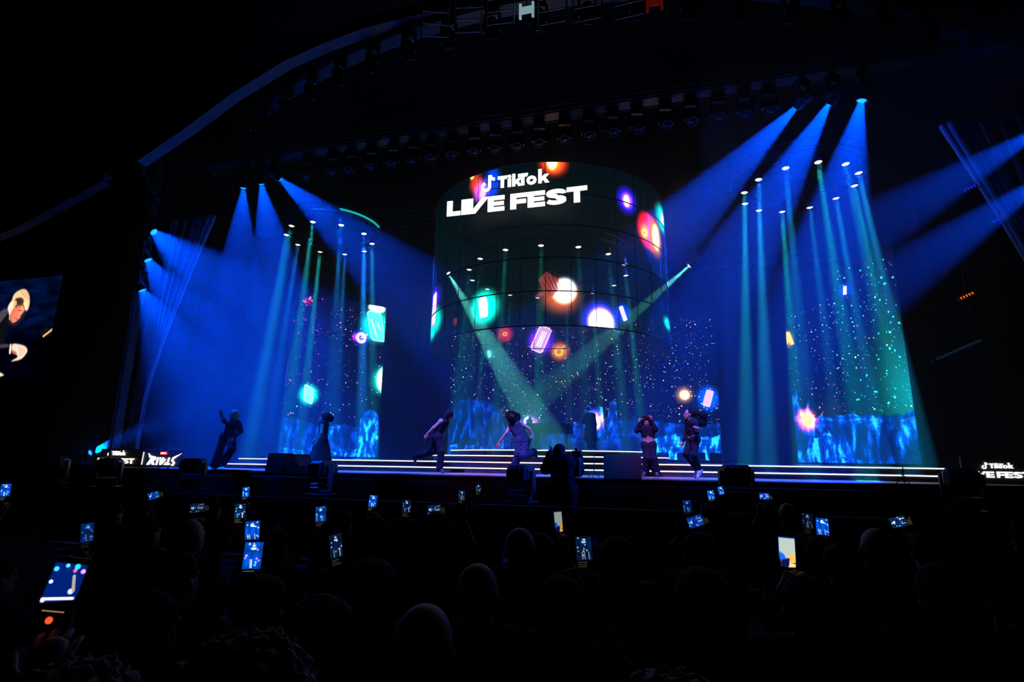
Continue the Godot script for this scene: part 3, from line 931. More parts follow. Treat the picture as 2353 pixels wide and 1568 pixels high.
func cylinder() -> void:
	var zc := -17.98
	var r := 4.05
	var top := 10.45
	var bottom := 5.56
	var t := thing("led_cylinder", "huge hanging open-mesh LED cylinder with glowing coloured shapes over the stage", "LED cylinder", Vector3(0, bottom, zc))
	var m := shows(paint_cylinder().texture(), 3.5, 0.42)
	m.roughness = 0.6
	m.cull_mode = BaseMaterial3D.CULL_DISABLED
	var cols := 36
	var rows := 5
	var hh := (top - bottom) / rows
	for i in cols:
		for j in rows:
			var a0 := -PI + TAU * (i + 0.012) / cols
			var a1 := -PI + TAU * (i + 0.988) / cols
			var y0 := j * hh + 0.012
			var y1 := (j + 1) * hh - 0.012
			var b := MB.new()
			var p := [Vector3(sin(a0) * r, y1, cos(a0) * r), Vector3(sin(a1) * r, y1, cos(a1) * r), Vector3(sin(a1) * r, y0, cos(a1) * r), Vector3(sin(a0) * r, y0, cos(a0) * r)]
			var u0 := (a0 + PI) / TAU
			var u1 := (a1 + PI) / TAU
			var v0 := 1.0 - y1 / (top - bottom)
			var v1 := 1.0 - y0 / (top - bottom)
			b.quad(p[0], p[1], p[2], p[3], Vector2(u0, v0), Vector2(u1, v0), Vector2(u1, v1), Vector2(u0, v1))
			part("mesh_panel", b, m, t)
	for j in rows + 1:
		var b := MB.new()
		var pts := ring_points(Vector3(0, j * hh, 0), r, 72)
		b.tube(pts, same(pts.size(), 0.018), 6, false)
		part("hoop_rail", b, M.case, t)
	for i in cols:
		var a := -PI + TAU * i / cols
		var b := MB.new()
		b.tube([Vector3(sin(a) * r, 0, cos(a) * r), Vector3(sin(a) * r, top - bottom, cos(a) * r)], [0.01, 0.01], 5)
		part("upright_rod", b, M.case, t)
	for i in 6:
		var a := TAU * i / 6 + 0.2
		var b := MB.new()
		b.tube([Vector3(sin(a) * r, top - bottom, cos(a) * r), Vector3(sin(a) * r, 17.0 - bottom, cos(a) * r)], [0.012, 0.012], 5)
		part("hanging_cable", b, M.metal, t)
	# the ring of downlights inside it
	light_ring(Vector3(0.0, 8.3, -17.75), 2.74, 2.95, 15, 0.13, "inside the LED cylinder", CENTRE_BEAM, Color(0.1, 0.62, 0.6))

const CENTRE_BEAM := 1800.0
const RING_BEAM := 7500.0

func downlight(at: Vector3, to: Vector3, beam: Color, energy: float, angle: float, where: String, spot_name: String) -> void:
	var t := thing("downlight", "small white downlight on the ring %s, %s" % [where, spot_name], "lamp", at, 0.0, "downlights " + where)
	var bs := facing(to - at)
	var b := MB.new()
	b.lathe([Vector2(0.0, 0.26), Vector2(0.06, 0.26), Vector2(0.085, 0.2), Vector2(0.095, 0.02), Vector2(0.102, 0.0), Vector2(0.09, 0.0), Vector2(0.088, 0.012)], Transform3D(bs, Vector3.ZERO), 20)
	part("can", b, M.case, t)
	b = MB.new()
	b.lathe([Vector2(0.0, -0.018), Vector2(0.05, -0.012), Vector2(0.088, 0.01), Vector2(0.015, 0.17), Vector2(0.0, 0.175)], Transform3D(bs, Vector3.ZERO), 20)
	part("lens", b, M.lens_warm, t)
	b = MB.new()
	b.tube([bs * Vector3(0, 0.25, 0), bs * Vector3(0, 0.25, 0) + Vector3(0, 0.12, 0)], [0.015, 0.015], 6)
	part("stem", b, M.metal, t)
	var d := (to - at).normalized()
	spot(d * -0.16, to - at, beam, energy, angle, 0.06, 0.3, t)

func light_ring(c: Vector3, lamp_r: float, hoop_r: float, n: int, phase: float, where: String, energy: float, beam: Color) -> void:
	var t := thing("light_ring", "thin hanging hoop truss carrying small downlights, " + where, "light ring", c, 0.0, "hanging light rings")
	for y in [0.32, 0.55]:
		var b := MB.new()
		var pts := ring_points(Vector3(0, y, 0), hoop_r, 64)
		b.tube(pts, same(pts.size(), 0.02), 6, false)
		part("hoop", b, M.metal, t)
	var b := MB.new()
	var pts := ring_points(Vector3(0, 0.4, 0), lamp_r, 56)
	b.tube(pts, same(pts.size(), 0.022), 6, false)
	part("lamp_rail", b, M.metal, t)
	b = MB.new()
	for i in 48:
		var a := TAU * i / 48
		var a2 := TAU * (i + 1) / 48
		b.tube([Vector3(sin(a) * hoop_r, 0.32, cos(a) * hoop_r), Vector3(sin(a2) * hoop_r, 0.55, cos(a2) * hoop_r)], [0.008, 0.008], 4, false)
	part("lacing", b, M.metal, t)
	for i in 6:
		var a := TAU * i / 6
		b = MB.new()
		b.tube([Vector3(sin(a) * hoop_r, 0.36, cos(a) * hoop_r), Vector3(sin(a) * lamp_r, 0.4, cos(a) * lamp_r)], [0.015, 0.015], 5)
		part("spoke", b, M.metal, t)
	for i in 3:
		var a := TAU * i / 3 + 0.4
		b = MB.new()
		b.tube([Vector3(sin(a) * hoop_r, 0.5, cos(a) * hoop_r), Vector3(sin(a) * hoop_r, 17.0 - c.y, cos(a) * hoop_r)], [0.008, 0.008], 5)
		part("hanging_cable", b, M.metal, t)
	var left_of := []                 # each lamp's place from the left on its half of the ring
	for i in n:
		var c0 := 0
		for k in n:
			if (cos(TAU * k / n + phase) > 0.0) == (cos(TAU * i / n + phase) > 0.0) and sin(TAU * k / n + phase) < sin(TAU * i / n + phase) - 1e-4:
				c0 += 1
		left_of.append(c0)
	for i in n:
		var a := TAU * i / n + phase
		var o := Vector3(sin(a), 0, cos(a))
		downlight(c + o * lamp_r, c + o * (lamp_r + 0.55) + Vector3(0, -8.0, 0), beam if i % 3 else beam.lerp(Color(0.05, 0.7, 0.4), 0.5), energy * [1.0, 0.7, 1.25, 0.8][i % 4], 1.9, where, "%s side, %s" % ["near" if cos(a) > 0.0 else "far", from_left(left_of[i])])

# ---------------------------------------------------------------- lamps and trusses overhead
var head_mesh := {}
const BACK_X := [-6.6, -5.9, -5.2, -4.5, 4.6, 5.3, 6.0, 6.7, 7.6]

func moving_head(at: Vector3, to: Vector3, label: String, group: String, lit: Material, s := 1.0, hang := 1.0) -> Node3D:
	# a motorised spotlight: base box, yoke of two arms, barrel head, lens; `at` is its lens
	var d := (to - at).normalized()
	var t := thing("moving_light", label, "stage light", at, 0.0, group)
	if head_mesh.is_empty():
		var b := MB.new()
		b.lathe([Vector2(0.0, 0.52), Vector2(0.1, 0.52), Vector2(0.15, 0.46), Vector2(0.165, 0.3), Vector2(0.15, 0.24), Vector2(0.15, 0.2), Vector2(0.168, 0.16), Vector2(0.16, -0.02), Vector2(0.13, -0.02), Vector2(0.125, 0.02)], Transform3D(), 24)
		head_mesh.head = b.mesh()
		b = MB.new()
		b.lathe([Vector2(0.0, -0.03), Vector2(0.07, -0.018), Vector2(0.124, 0.01), Vector2(0.1, 0.08), Vector2(0.03, 0.3), Vector2(0.0, 0.31)], Transform3D(), 24)
		head_mesh.lens = b.mesh()
		b = MB.new()
		for k in [-1.0, 1.0]:
			b.box(Vector3(k * 0.215, 0.2, 0), Vector3(0.06, 0.5, 0.13), Basis(), 0.02)
		b.box(Vector3(0, 0.46, 0), Vector3(0.49, 0.07, 0.15), Basis(), 0.02)
		head_mesh.yoke = b.mesh()
		b = MB.new()
		b.box(Vector3(0, 0.58, 0), Vector3(0.38, 0.16, 0.28), Basis(), 0.025)
		head_mesh.base = b.mesh()
		b = MB.new()
		for k in [-0.1, 0.1]:
			b.tube([Vector3(k, 0.64, 0), Vector3(k, 0.8, 0)], [0.025, 0.025], 6)
		head_mesh.clamp = b.mesh()
	var bs := facing(d).scaled(Vector3(s, s, s))
	part("head", head_mesh.head, M.case, t, Transform3D(bs, Vector3.ZERO))
	part("lens", head_mesh.lens, lit, t, Transform3D(bs, Vector3.ZERO))
	var pivot := -d * 0.25 * s
	var turn := atan2(d.x, d.z)
	var yb := Basis(Vector3.UP, turn)
	if hang < 0.0:
		yb = yb * Basis(Vector3.BACK, PI)
	var y := Transform3D(yb.scaled(Vector3(s, s, s)), pivot - yb * Vector3(0, 0.05 * s, 0))
	part("yoke", head_mesh.yoke, M.case, t, y)
	part("base", head_mesh.base, M.case, t, y)
	part("clamp" if hang > 0 else "stand_post", head_mesh.clamp, M.metal, t, y)
	return t

func truss(called: String, a: Vector3, b_: Vector3, size: float, label: String, category := "truss", group := "", n := 0) -> void:
	var t := thing(called, label, category, a, 0.0, group)
	var d := b_ - a
	var f := d.normalized()
	var s := f.cross(Vector3.UP).normalized() * size / 2
	var u := s.normalized().cross(f) * size / 2
	for k in [[1, 1], [1, -1], [-1, 1], [-1, -1]]:
		var b := MB.new()
		b.tube([s * k[0] + u * k[1], s * k[0] + u * k[1] + d], [0.025, 0.025], 6)
		part("chord", b, M.metal, t)
	var b := MB.new()
	var m := n if n else int(d.length() / (size * 1.1))
	for i in m:
		var p := d * float(i) / m
		var q := d * float(i + 1) / m
		for e in [[s, u, 1.0], [-s, u, 1.0], [u, s, 1.0], [-u, s, 1.0]]:
			var up: Vector3 = e[1] if i % 2 else -e[1]
			b.tube([p + e[0] - up, q + e[0] + up], [0.012, 0.012], 4, false)
	var rb := MB.new()
	rb.box(d * 0.5 - u.normalized() * (size / 2 + 0.01), Vector3(d.length(), 0.03, 0.34), Basis(), 0.008)
	part("mounting_rail", rb, M.metal, t)
	part("lacing", b, M.metal, t).set_meta("kind", "stuff")
	for k in 4:
		var cb := MB.new()
		var at := d * (0.1 + 0.27 * k)
		cb.tube([at, Vector3(at.x, 17.0 - a.y, at.z)], [0.012, 0.012], 5)
		part("hanging_cable", cb, M.metal, t)

func rig() -> void:
	# main truss over the stage front with its row of moving lights; the outer three on each side are lit
	truss("truss", Vector3(-11.4, 11.45, -13.0), Vector3(11.4, 11.45, -13.0), 0.5, "long straight black truss over the stage front carrying a row of round spotlights")
	var blue := Color(0.0, 0.27, 1.0)
	var lit := [
		[Vector3(-8.844, 10.307, -13), Vector3(-8.989, 8.018, -13.4), 13.5, 560.0, "lit blue spotlight, outermost of three at the left end of the long truss"],
		[Vector3(-8.168, 10.356, -13), Vector3(-8.09, 7.977, -13.9), 15.5, 620.0, "lit blue spotlight, middle of three at the left end of the long truss"],
		[Vector3(-7.491, 10.432, -13), Vector3(-5.976, 9.024, -14.6), 15.5, 620.0, "lit blue spotlight, innermost of three at the left end of the long truss"],
		[Vector3(7.113, 10.448, -13), Vector3(5.327, 9.449, -15), 12.5, 1000.0, "lit blue spotlight, innermost of three at the right end of the long truss"],
		[Vector3(7.808, 10.398, -13), Vector3(6.619, 8.613, -14.4), 14.0, 1050.0, "lit blue spotlight, middle of three at the right end of the long truss"],
		[Vector3(8.494, 10.371, -13), Vector3(7.916, 8.214, -13.2), 13.5, 900.0, "lit blue spotlight, outermost of three at the right end of the long truss"],
	]
	for q in lit:
		var t := moving_head(q[0], q[1], q[4], "lit blue spotlights on the long truss", M.lens_blue, 0.85)
		spot((q[1] - q[0]).normalized() * -0.22, q[1] - q[0], blue, q[3] * 1.15, q[2], 0.02, 0.35, t)
	var dark := [Vector3(-6.602, 10.418, -13), Vector3(-5.723, 10.431, -13), Vector3(-5.1, 10.419, -13), Vector3(-4.418, 10.425, -13), Vector3(-3.695, 10.424, -13), Vector3(-3.042, 10.43, -13), Vector3(-2.444, 10.428, -13), Vector3(-1.817, 10.434, -13), Vector3(-1.152, 10.433, -13), Vector3(-0.526, 10.435, -13), Vector3(0.112, 10.42, -13), Vector3(0.736, 10.432, -13), Vector3(1.441, 10.429, -13), Vector3(2.107, 10.442, -13), Vector3(2.735, 10.446, -13), Vector3(3.37, 10.434, -13), Vector3(4.089, 10.444, -13), Vector3(4.715, 10.441, -13), Vector3(5.379, 10.442, -13), Vector3(5.995, 10.424, -13), Vector3(6.57, 10.435, -13)]
	for i in dark.size():
		var p: Vector3 = dark[i]
		moving_head(p, p + Vector3(0.25, -2.0, 1.1), "unlit spotlight on the long truss over the stage, %s" % from_left(i), "unlit spotlights on the long truss", M.lens_off, 0.85)
	# front-of-stage arc of lamps up under the roof
	var t := thing("arc_truss", "curved black truss high under the roof with a row of lamps", "truss", Vector3(0, 12.45, -10.25))
	var arc_pts := []
	for i in 25:
		var x := lerpf(-12.5, 12.5, i / 24.0)
		arc_pts.append(Vector3(x, 0.0, -0.03 * (x - 0.4) * (x - 0.4)))
	for k in [[0.2, 0.2], [0.2, -0.2], [-0.2, 0.2], [-0.2, -0.2]]:
		var pts := []
		for p in arc_pts:
			pts.append(p + Vector3(0, k[0], k[1]))
		var b := MB.new()
		b.tube(pts, same(pts.size(), 0.025), 6)
		part("chord", b, M.metal, t)
	var lb := MB.new()
	for i in 24:
		for k in [-0.2, 0.2]:
			lb.tube([arc_pts[i] + Vector3(0, -0.2, k), arc_pts[i + 1] + Vector3(0, 0.2, k)], [0.012, 0.012], 4, false)
			lb.tube([arc_pts[i] + Vector3(0, k, -0.2), arc_pts[i] + Vector3(0, k, 0.2)], [0.012, 0.012], 4, false)
	part("lacing", lb, M.metal, t).set_meta("kind", "stuff")
	lb = MB.new()
	for i in 24:
		var p: Vector3 = arc_pts[i] + Vector3(0, -0.22, 0)
		var q: Vector3 = arc_pts[i + 1] + Vector3(0, -0.22, 0)
		lb.quad(p + Vector3(0, 0, -0.17), p + Vector3(0, 0, 0.17), q + Vector3(0, 0, 0.17), q + Vector3(0, 0, -0.17))
		lb.quad(q + Vector3(0, -0.03, -0.17), q + Vector3(0, -0.03, 0.17), p + Vector3(0, -0.03, 0.17), p + Vector3(0, -0.03, -0.17))
	part("mounting_rail", lb, M.metal, t)
	for k in [2, 7, 12, 17, 22]:
		lb = MB.new()
		lb.tube([arc_pts[k], arc_pts[k] + Vector3(0, 4.55, 0)], [0.012, 0.012], 5)
		part("hanging_cable", lb, M.metal, t)
	for i in 22:
		var x := lerpf(-11.6, 11.0, i / 21.0)
		var z := -10.25 - 0.03 * (x - 0.4) * (x - 0.4)
		var m := moving_head(Vector3(x, 11.5, z), Vector3(x * 0.6, 4.0, z - 4.0), "unlit spotlight on the curved truss high under the roof, %s" % from_left(i), "unlit spotlights on the curved truss", M.lens_off, 0.85)
		var b := MB.new()
		b.lathe([Vector2(0, -0.014), Vector2(0.011, 0), Vector2(0, 0.014)], Transform3D(), 8, true)
		part("status_light", b, M.status if i % 3 else M.status_teal, m, Transform3D(Basis(), Vector3(0.14, 0.33, 0.2)))
	var nth := 0
	# ladder frames hung behind the curved truss
	for q in [[Vector3(-0.644, 10.936, -9), 0.35], [Vector3(0.086, 10.878, -9), 0.2], [Vector3(0.79, 10.927, -9), 0.1], [Vector3(1.872, 10.695, -9), 0.0], [Vector3(2.559, 10.615, -9), 0.0], [Vector3(3.344, 10.508, -9), -0.05]]:
		nth += 1
		var f := thing("ladder_frame", "small pipe ladder frame under the roof above the curved truss, %s" % from_left(nth - 1), "frame", q[0], q[1], "ladder frames under the roof")
		var b := MB.new()
		for x in [-0.28, 0.28]:
			b.tube([Vector3(x, -0.3, 0), Vector3(x, 2.8, 0)], [0.016, 0.016], 6)
		part("upright", b, M.bright_metal, f)
		for k in 3:
			b = MB.new()
			b.tube([Vector3(-0.28, -0.25 + k * 0.3, 0), Vector3(0.28, -0.25 + k * 0.3, 0)], [0.013, 0.013], 6)
			part("rung", b, M.bright_metal, f)
	for q in [[Vector3(1.339, 10.84, -9), M.pale, "pale H-shaped bracket under the roof with an added glow of its own"], [Vector3(3.815, 10.435, -9), M.orange_glow, "dull orange glowing H-shaped bracket under the roof"]]:
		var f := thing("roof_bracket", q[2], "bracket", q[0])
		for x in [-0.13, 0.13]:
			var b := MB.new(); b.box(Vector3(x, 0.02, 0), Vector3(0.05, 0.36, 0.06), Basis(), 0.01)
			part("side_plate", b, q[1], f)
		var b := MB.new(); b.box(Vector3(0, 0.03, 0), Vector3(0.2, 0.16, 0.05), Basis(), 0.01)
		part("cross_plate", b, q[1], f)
		b = MB.new(); b.tube([Vector3(0, 0.1, 0), Vector3(0, 17.0 - q[0].y, 0)], [0.012, 0.012], 5)
		part("hanging_cable", b, M.metal, f)
	# curved lip of the proscenium, catching the blue light
	var lip := [Vector3(-11.784, 8.641, -10), Vector3(-9.514, 9.957, -10), Vector3(-8.033, 10.724, -10), Vector3(-6.695, 11.501, -10), Vector3(-5.209, 12.155, -10), Vector3(-4.21, 12.414, -10), Vector3(-3.091, 12.619, -10), Vector3(-1.855, 12.691, -10), Vector3(-0.484, 12.642, -10), Vector3(0.987, 12.469, -10)]
	var pts := []
	for p in lip.slice(1):
		pts.append(p)
	var mir := []
	for p in pts:
		mir.push_front(Vector3(-p.x, p.y, p.z))
	var whole: Array = pts.filter(func(p): return p.x < -0.05) + mir.filter(func(p): return p.x > 0.05 and p.x < 2.5)
	var b := MB.new()
	for i in whole.size() - 1:
		var p: Vector3 = whole[i]
		var q: Vector3 = whole[i + 1]
		var dn := Vector3(0, -0.34, 0)
		var bk := Vector3(0, 0, -0.3)
		b.quad(p, q, q + dn, p + dn)
		b.quad(p + bk, q + bk, q, p)
		b.quad(p + dn, q + dn, q + dn + bk, p + dn + bk)
		b.quad(q + bk, p + bk, p + bk + dn, q + bk + dn)
	struct("trim_1", b, M.lip, "long curved lip of the stage arch, catching blue light")
	b = MB.new()
	var l2 := [Vector3(-17.487, 8.952, -11.5), Vector3(-16.031, 9.283, -11.5), Vector3(-14.583, 9.807, -11.5), Vector3(-13.669, 10.141, -11.5), Vector3(-12.694, 10.503, -11.5)]
	for i in l2.size() - 1:
		var p: Vector3 = l2[i]
		var q: Vector3 = l2[i + 1]
		var dn := Vector3(0, -0.22, 0)
		var bk := Vector3(0, 0, -0.3)
		b.quad(p, q, q + dn, p + dn)
		b.quad(p + bk, q + bk, q, p)
		b.quad(p + dn, q + dn, q + dn + bk, p + dn + bk)
	struct("trim_2", b, M.lip, "short straight roof edge over the left wing, catching blue light")
	# four thin pipes behind, on either side of the cylinder
	for k in 5:
		for s in [-1.0, 1.0]:
			var y := 11.6 + 0.28 * k
			var pb := thing("pipe_batten", "thin pipe beside the LED cylinder's top, %s side, %s from below" % ["left" if s < 0 else "right", ORDINALS[k]], "pipe", Vector3(s * 6.6, y, -19.5 - 0.1 * k), 0.0, "pipes beside the LED cylinder")
			b = MB.new()
			b.tube([Vector3(-2.0, 0, 0), Vector3(2.0, 0, 0)], [0.022, 0.022], 6)
			part("pipe", b, M.metal, pb)
			for x in [-1.6, 1.6]:
				b = MB.new()
				b.tube([Vector3(x, 0, 0), Vector3(x, 17.0 - y, 0)], [0.006, 0.006], 4)
				part("hanging_cable", b, M.metal, pb)
	# back truss with small spotlights
	truss("truss", Vector3(-11.5, 10.2, -23.1), Vector3(11.5, 10.2, -23.1), 0.4, "dim truss far back above the LED screens with small spotlights")
	for x in BACK_X:
		moving_head(Vector3(x, 9.3, -22.9), Vector3(x, 4.0, -21.0), "small unlit spotlight on the dim back truss, %s of them" % from_left(BACK_X.find(x)), "unlit spotlights on the back truss", M.lens_off, 0.75)
	# lamps on the left side boom and one on the deck
	var side := [
		[Vector3(-11.221, 8.72, -12.2), Vector3(-9.229, 6.989, -12.9), 24.0, 460.0, "lit blue spotlight, topmost of three beside the tied left curtain"],
		[Vector3(-11.264, 7.803, -12.2), Vector3(-10.085, 5.92, -12.8), 23.0, 380.0, "lit blue spotlight, middle of three beside the tied left curtain"],
		[Vector3(-11.295, 6.85, -12.2), Vector3(-10.697, 5.549, -12.7), 24.0, 340.0, "lit blue spotlight, lowest of three beside the tied left curtain"],
	]
	for q in side:
		var h := moving_head(q[0], q[1], q[4], "lit blue spotlights beside the left curtain", M.lens_blue, 0.9)
		spot((q[1] - q[0]).normalized() * -0.24, q[1] - q[0], blue, q[3] * 1.2, q[2], 0.02, 0.6, h)
	var sb := thing("light_boom", "vertical black pipe beside the left curtain holding three blue spotlights", "pipe", Vector3(Vector3(-11.264, 7.803, -12.2).x - 0.3, 1.65, -12.25))
	b = MB.new(); b.tube([Vector3(0, 0, 0), Vector3(0, 8.2, 0)], [0.03, 0.03], 8)
	part("pipe", b, M.metal, sb)
	for q in side:
		b = MB.new(); b.box(Vector3(0.1, q[0].y - 1.65 + 0.62, 0.0), Vector3(0.36, 0.08, 0.16), Basis(), 0.02)
		part("clamp", b, M.metal, sb)
	var low := moving_head(Vector3(-13.279, 2.042, -13), Vector3(-9.826, 3.277, -13.8), "lit blue spotlight standing low at the left corner of the stage", "", M.lens_blue, 0.6, -1.0)
	spot((Vector3(-9.826, 3.277, -13.8) - Vector3(-13.279, 2.042, -13)).normalized() * -0.13, Vector3(-9.826, 3.277, -13.8) - Vector3(-13.279, 2.042, -13), blue, 1150.0, 14.5, 0.02, 0.35, low)
	for q in [[Vector3(11.479, 8.771, -12.2), Vector3(9.194, 7.447, -12), 9.0, 420.0, "upper blue spotlight beyond the right curtain"], [Vector3(11.46, 7.782, -12.2), Vector3(9.024, 6.148, -12), 9.0, 420.0, "lower blue spotlight beyond the right curtain"]]:
		var h := moving_head(q[0], q[1], q[4], "", M.lens_blue, 0.9)
		spot((q[1] - q[0]).normalized() * -0.24, q[1] - q[0], blue, q[3] * 1.2, q[2], 0.02, 0.6, h)
	var rbm := thing("light_boom", "vertical black pipe beyond the right curtain holding two blue spotlights", "pipe", Vector3(Vector3(11.545, 8.731, -12.2).x + 0.1, 1.65, -12.3))
	b = MB.new(); b.tube([Vector3(0.3, 0, 0), Vector3(0.3, 8.6, 0)], [0.03, 0.03], 8)
	part("pipe", b, M.metal, rbm)
	for y in [Vector3(11.479, 8.771, -12.2).y - 1.65 + 0.62, Vector3(11.46, 7.782, -12.2).y - 1.65 + 0.62]:
		b = MB.new(); b.box(Vector3(0.12, y, 0.0), Vector3(0.5, 0.1, 0.16), Basis(), 0.02)
		part("clamp", b, M.metal, rbm)
	# two narrow white beams crossing through the cylinder
	for q in [[Vector3(4.731, 8.214, -17.6), Vector3(-0.148, 4.173, -17.9), "white spotlight at the right of the LED cylinder, its beam cutting down left", 4.6, 1200.0], [Vector3(-3.737, 8.699, -17.8), Vector3(-0.297, 3.012, -17.9), "white spotlight at the left of the LED cylinder, its beam cutting down right", 5.6, 1500.0]]:
		var h := moving_head(q[0], q[1], q[2], "white spotlights beside the LED cylinder", M.lens_warm, 0.75)
		spot((q[1] - q[0]).normalized() * -0.2, q[1] - q[0], Color(0.42, 1.0, 0.85), q[4], q[3], 0.02, 0.2, h)
	# light rings over the wings
	light_ring(Vector3(-7.45, 9.55, -15.75), 1.45, 1.75, 10, 0.2, "over the left screen", RING_BEAM, Color(0.06, 0.42, 0.72))
	light_ring(Vector3(7.65, 9.55, -15.65), 1.45, 1.75, 12, 0.1, "over the right screen", RING_BEAM, Color(0.06, 0.48, 0.65))
	# a lit teal tube set in the left ring
	b = MB.new()
	b.tube(ring_points(Vector3(-7.45, 9.98, -15.75), 1.75, 10, 0.75, 1.75), same(11, 0.035), 6)
	solo("light_tube", b, M.teal_tube, "curved teal light tube on the rim of the left light ring", "light tube")
	speakers()
	curtains()
	# small strip lights far in the right wing
	for q in [[Vector3(10.47, 8.033, -13.3), 0.35, 0, 5, "upper short strip of blue lamps in the right wing"], [Vector3(10.86, 7.222, -13.3), 0.3, 0, 5, "lower short strip of blue lamps in the right wing"], [Vector3(10.034, 5.553, -13.3), 0.3, 1, 5, "short strip of amber lamps in the right wing"], [Vector3(9.723, 4.385, -13.3), 0.95, 2, 22, "long dim strip of tiny lamps low in the right wing"]]:
		var s := thing("strip_light", q[4], "strip light", q[0], 0.0, "strip lights in the right wing")
		var bs := Basis(Vector3.BACK, 0.42)
		b = MB.new(); b.box(Vector3.ZERO, Vector3(q[1] * 1.1, 0.07, 0.08), bs, 0.01)
		part("housing", b, M.case, s)
		for x in [-0.4, 0.4]:
			b = MB.new()
			var e: Vector3 = bs * Vector3(x * q[1], 0.02, 0)
			b.tube([e, Vector3(e.x, 13.0 - q[0].y, e.z - 0.15)], [0.006, 0.006], 4)
			part("hanging_cable", b, M.metal, s)
		for i in q[3]:
			b = MB.new(); b.box(bs * Vector3((i + 0.5 - q[3] * 0.5) * q[1] / q[3], 0, 0.045), Vector3(q[1] / q[3] * 0.45, 0.055, 0.02), bs, 0.004)
			part("lamp_cell", b, [M.cell_blue, M.cell_amber, M.cell_dim][q[2]], s)

func speakers() -> void:
	# curved stack of loudspeakers hung at the left
	var top := Vector3(-10.444, 10.073, -10.6)
	var t := thing("line_array", "curved hanging stack of black loudspeakers at the left of the stage", "loudspeakers", top)
	for k in 8:
		var tilt := -0.05 - 0.055 * k
		var bs := Basis(Vector3.UP, 0.5) * Basis(Vector3.RIGHT, -tilt)
		var c := MB.new()
		c.box(Vector3.ZERO, Vector3(0.5, 0.145, 0.4), Basis(), 0.015)
		for q in 4:
			c.box(Vector3(0, -0.05 + q * 0.033, 0.203), Vector3(0.45, 0.012, 0.012), Basis(), 0.003)
		part("cabinet", c, M.case, t, Transform3D(bs, Vector3(0.045 * k + 0.004 * k * k, -0.152 * k, -0.004 * k * k)))
	var b := MB.new(); b.tube([Vector3(0, 0.05, 0), Vector3(0, 17.0 - top.y, 0)], [0.012, 0.012], 5)
	part("hanging_cable", b, M.metal, t)

func curtains() -> void:
	for s in [-1.0, 1.0]:
		var t := thing("side_curtain", "tall grey drape pulled in and tied near its foot at the %s of the stage" % ("left" if s < 0 else "right"), "curtain", Vector3(s * 11.0, 2.0, -13.3), 0.0, "tied side curtains")
		var folds := [[-10.15], [-10.28], [-10.42], [-10.55], [-10.72], [-10.95], [-11.3], [-11.62], [-11.9]]
		for k in folds.size():
			var f = folds[k]
			# each gathered fold is a tapering pleat that runs from the rail to the tie and flares below it
			var b := MB.new()
			var pts := []
			var rad := []
			for i in 17:
				var u := i / 16.0
				var y := lerpf(9.6, 2.95, u)
				var x: float = lerpf(f[0], -11.92 + 0.022 * (k - 4.0), 1.0 - pow(1.0 - u, 1.25))
				pts.append(Vector3(-s * x - s * 11.0, y - 2.0, 0.05 * sin(k * 2.1)))
				rad.append(lerpf(0.075 + 0.015 * sin(k * 1.7), 0.03, pow(u, 0.8)))
			for i in 6:
				var u := (i + 1) / 6.0
				var x2 := -11.92 + 0.022 * (k - 4.0) - 0.035 * (k - 4.0) * u + 0.1 * u
				pts.append(Vector3(-s * x2 - s * 11.0, lerpf(2.9, 1.7, u) - 2.0, 0.04 * sin(k * 2.0)))
				rad.append(0.035 + 0.03 * u)
			b.tube(pts, rad, 10)
			part("fold", b, M.drape, t)
		var b := MB.new()
		b.tube(ring_points(Vector3(-s * -11.9 - s * 11.0, 0.94, 0.0), 0.12, 16), same(17, 0.025), 6)
		part("tie_band", b, M.drape, t)

# ---------------------------------------------------------------- glowing letters
func stroke(pts: Array, wdt: float) -> PackedVector2Array:
	# outline of a thick open line
	var l := PackedVector2Array()
	var r := PackedVector2Array()
	for i in pts.size():
		var d: Vector2 = (pts[mini(i + 1, pts.size() - 1)] - pts[maxi(i - 1, 0)]).normalized()
		var n := Vector2(-d.y, d.x) * wdt / 2
		l.append(pts[i] + n)
		r.append(pts[i] - n)
	r.reverse()
	l.append_array(r)
	return l

func v2(a: Array) -> PackedVector2Array:
	var o := PackedVector2Array()
	for k in range(0, a.size(), 2):
		o.append(Vector2(a[k], a[k + 1]))
	return o

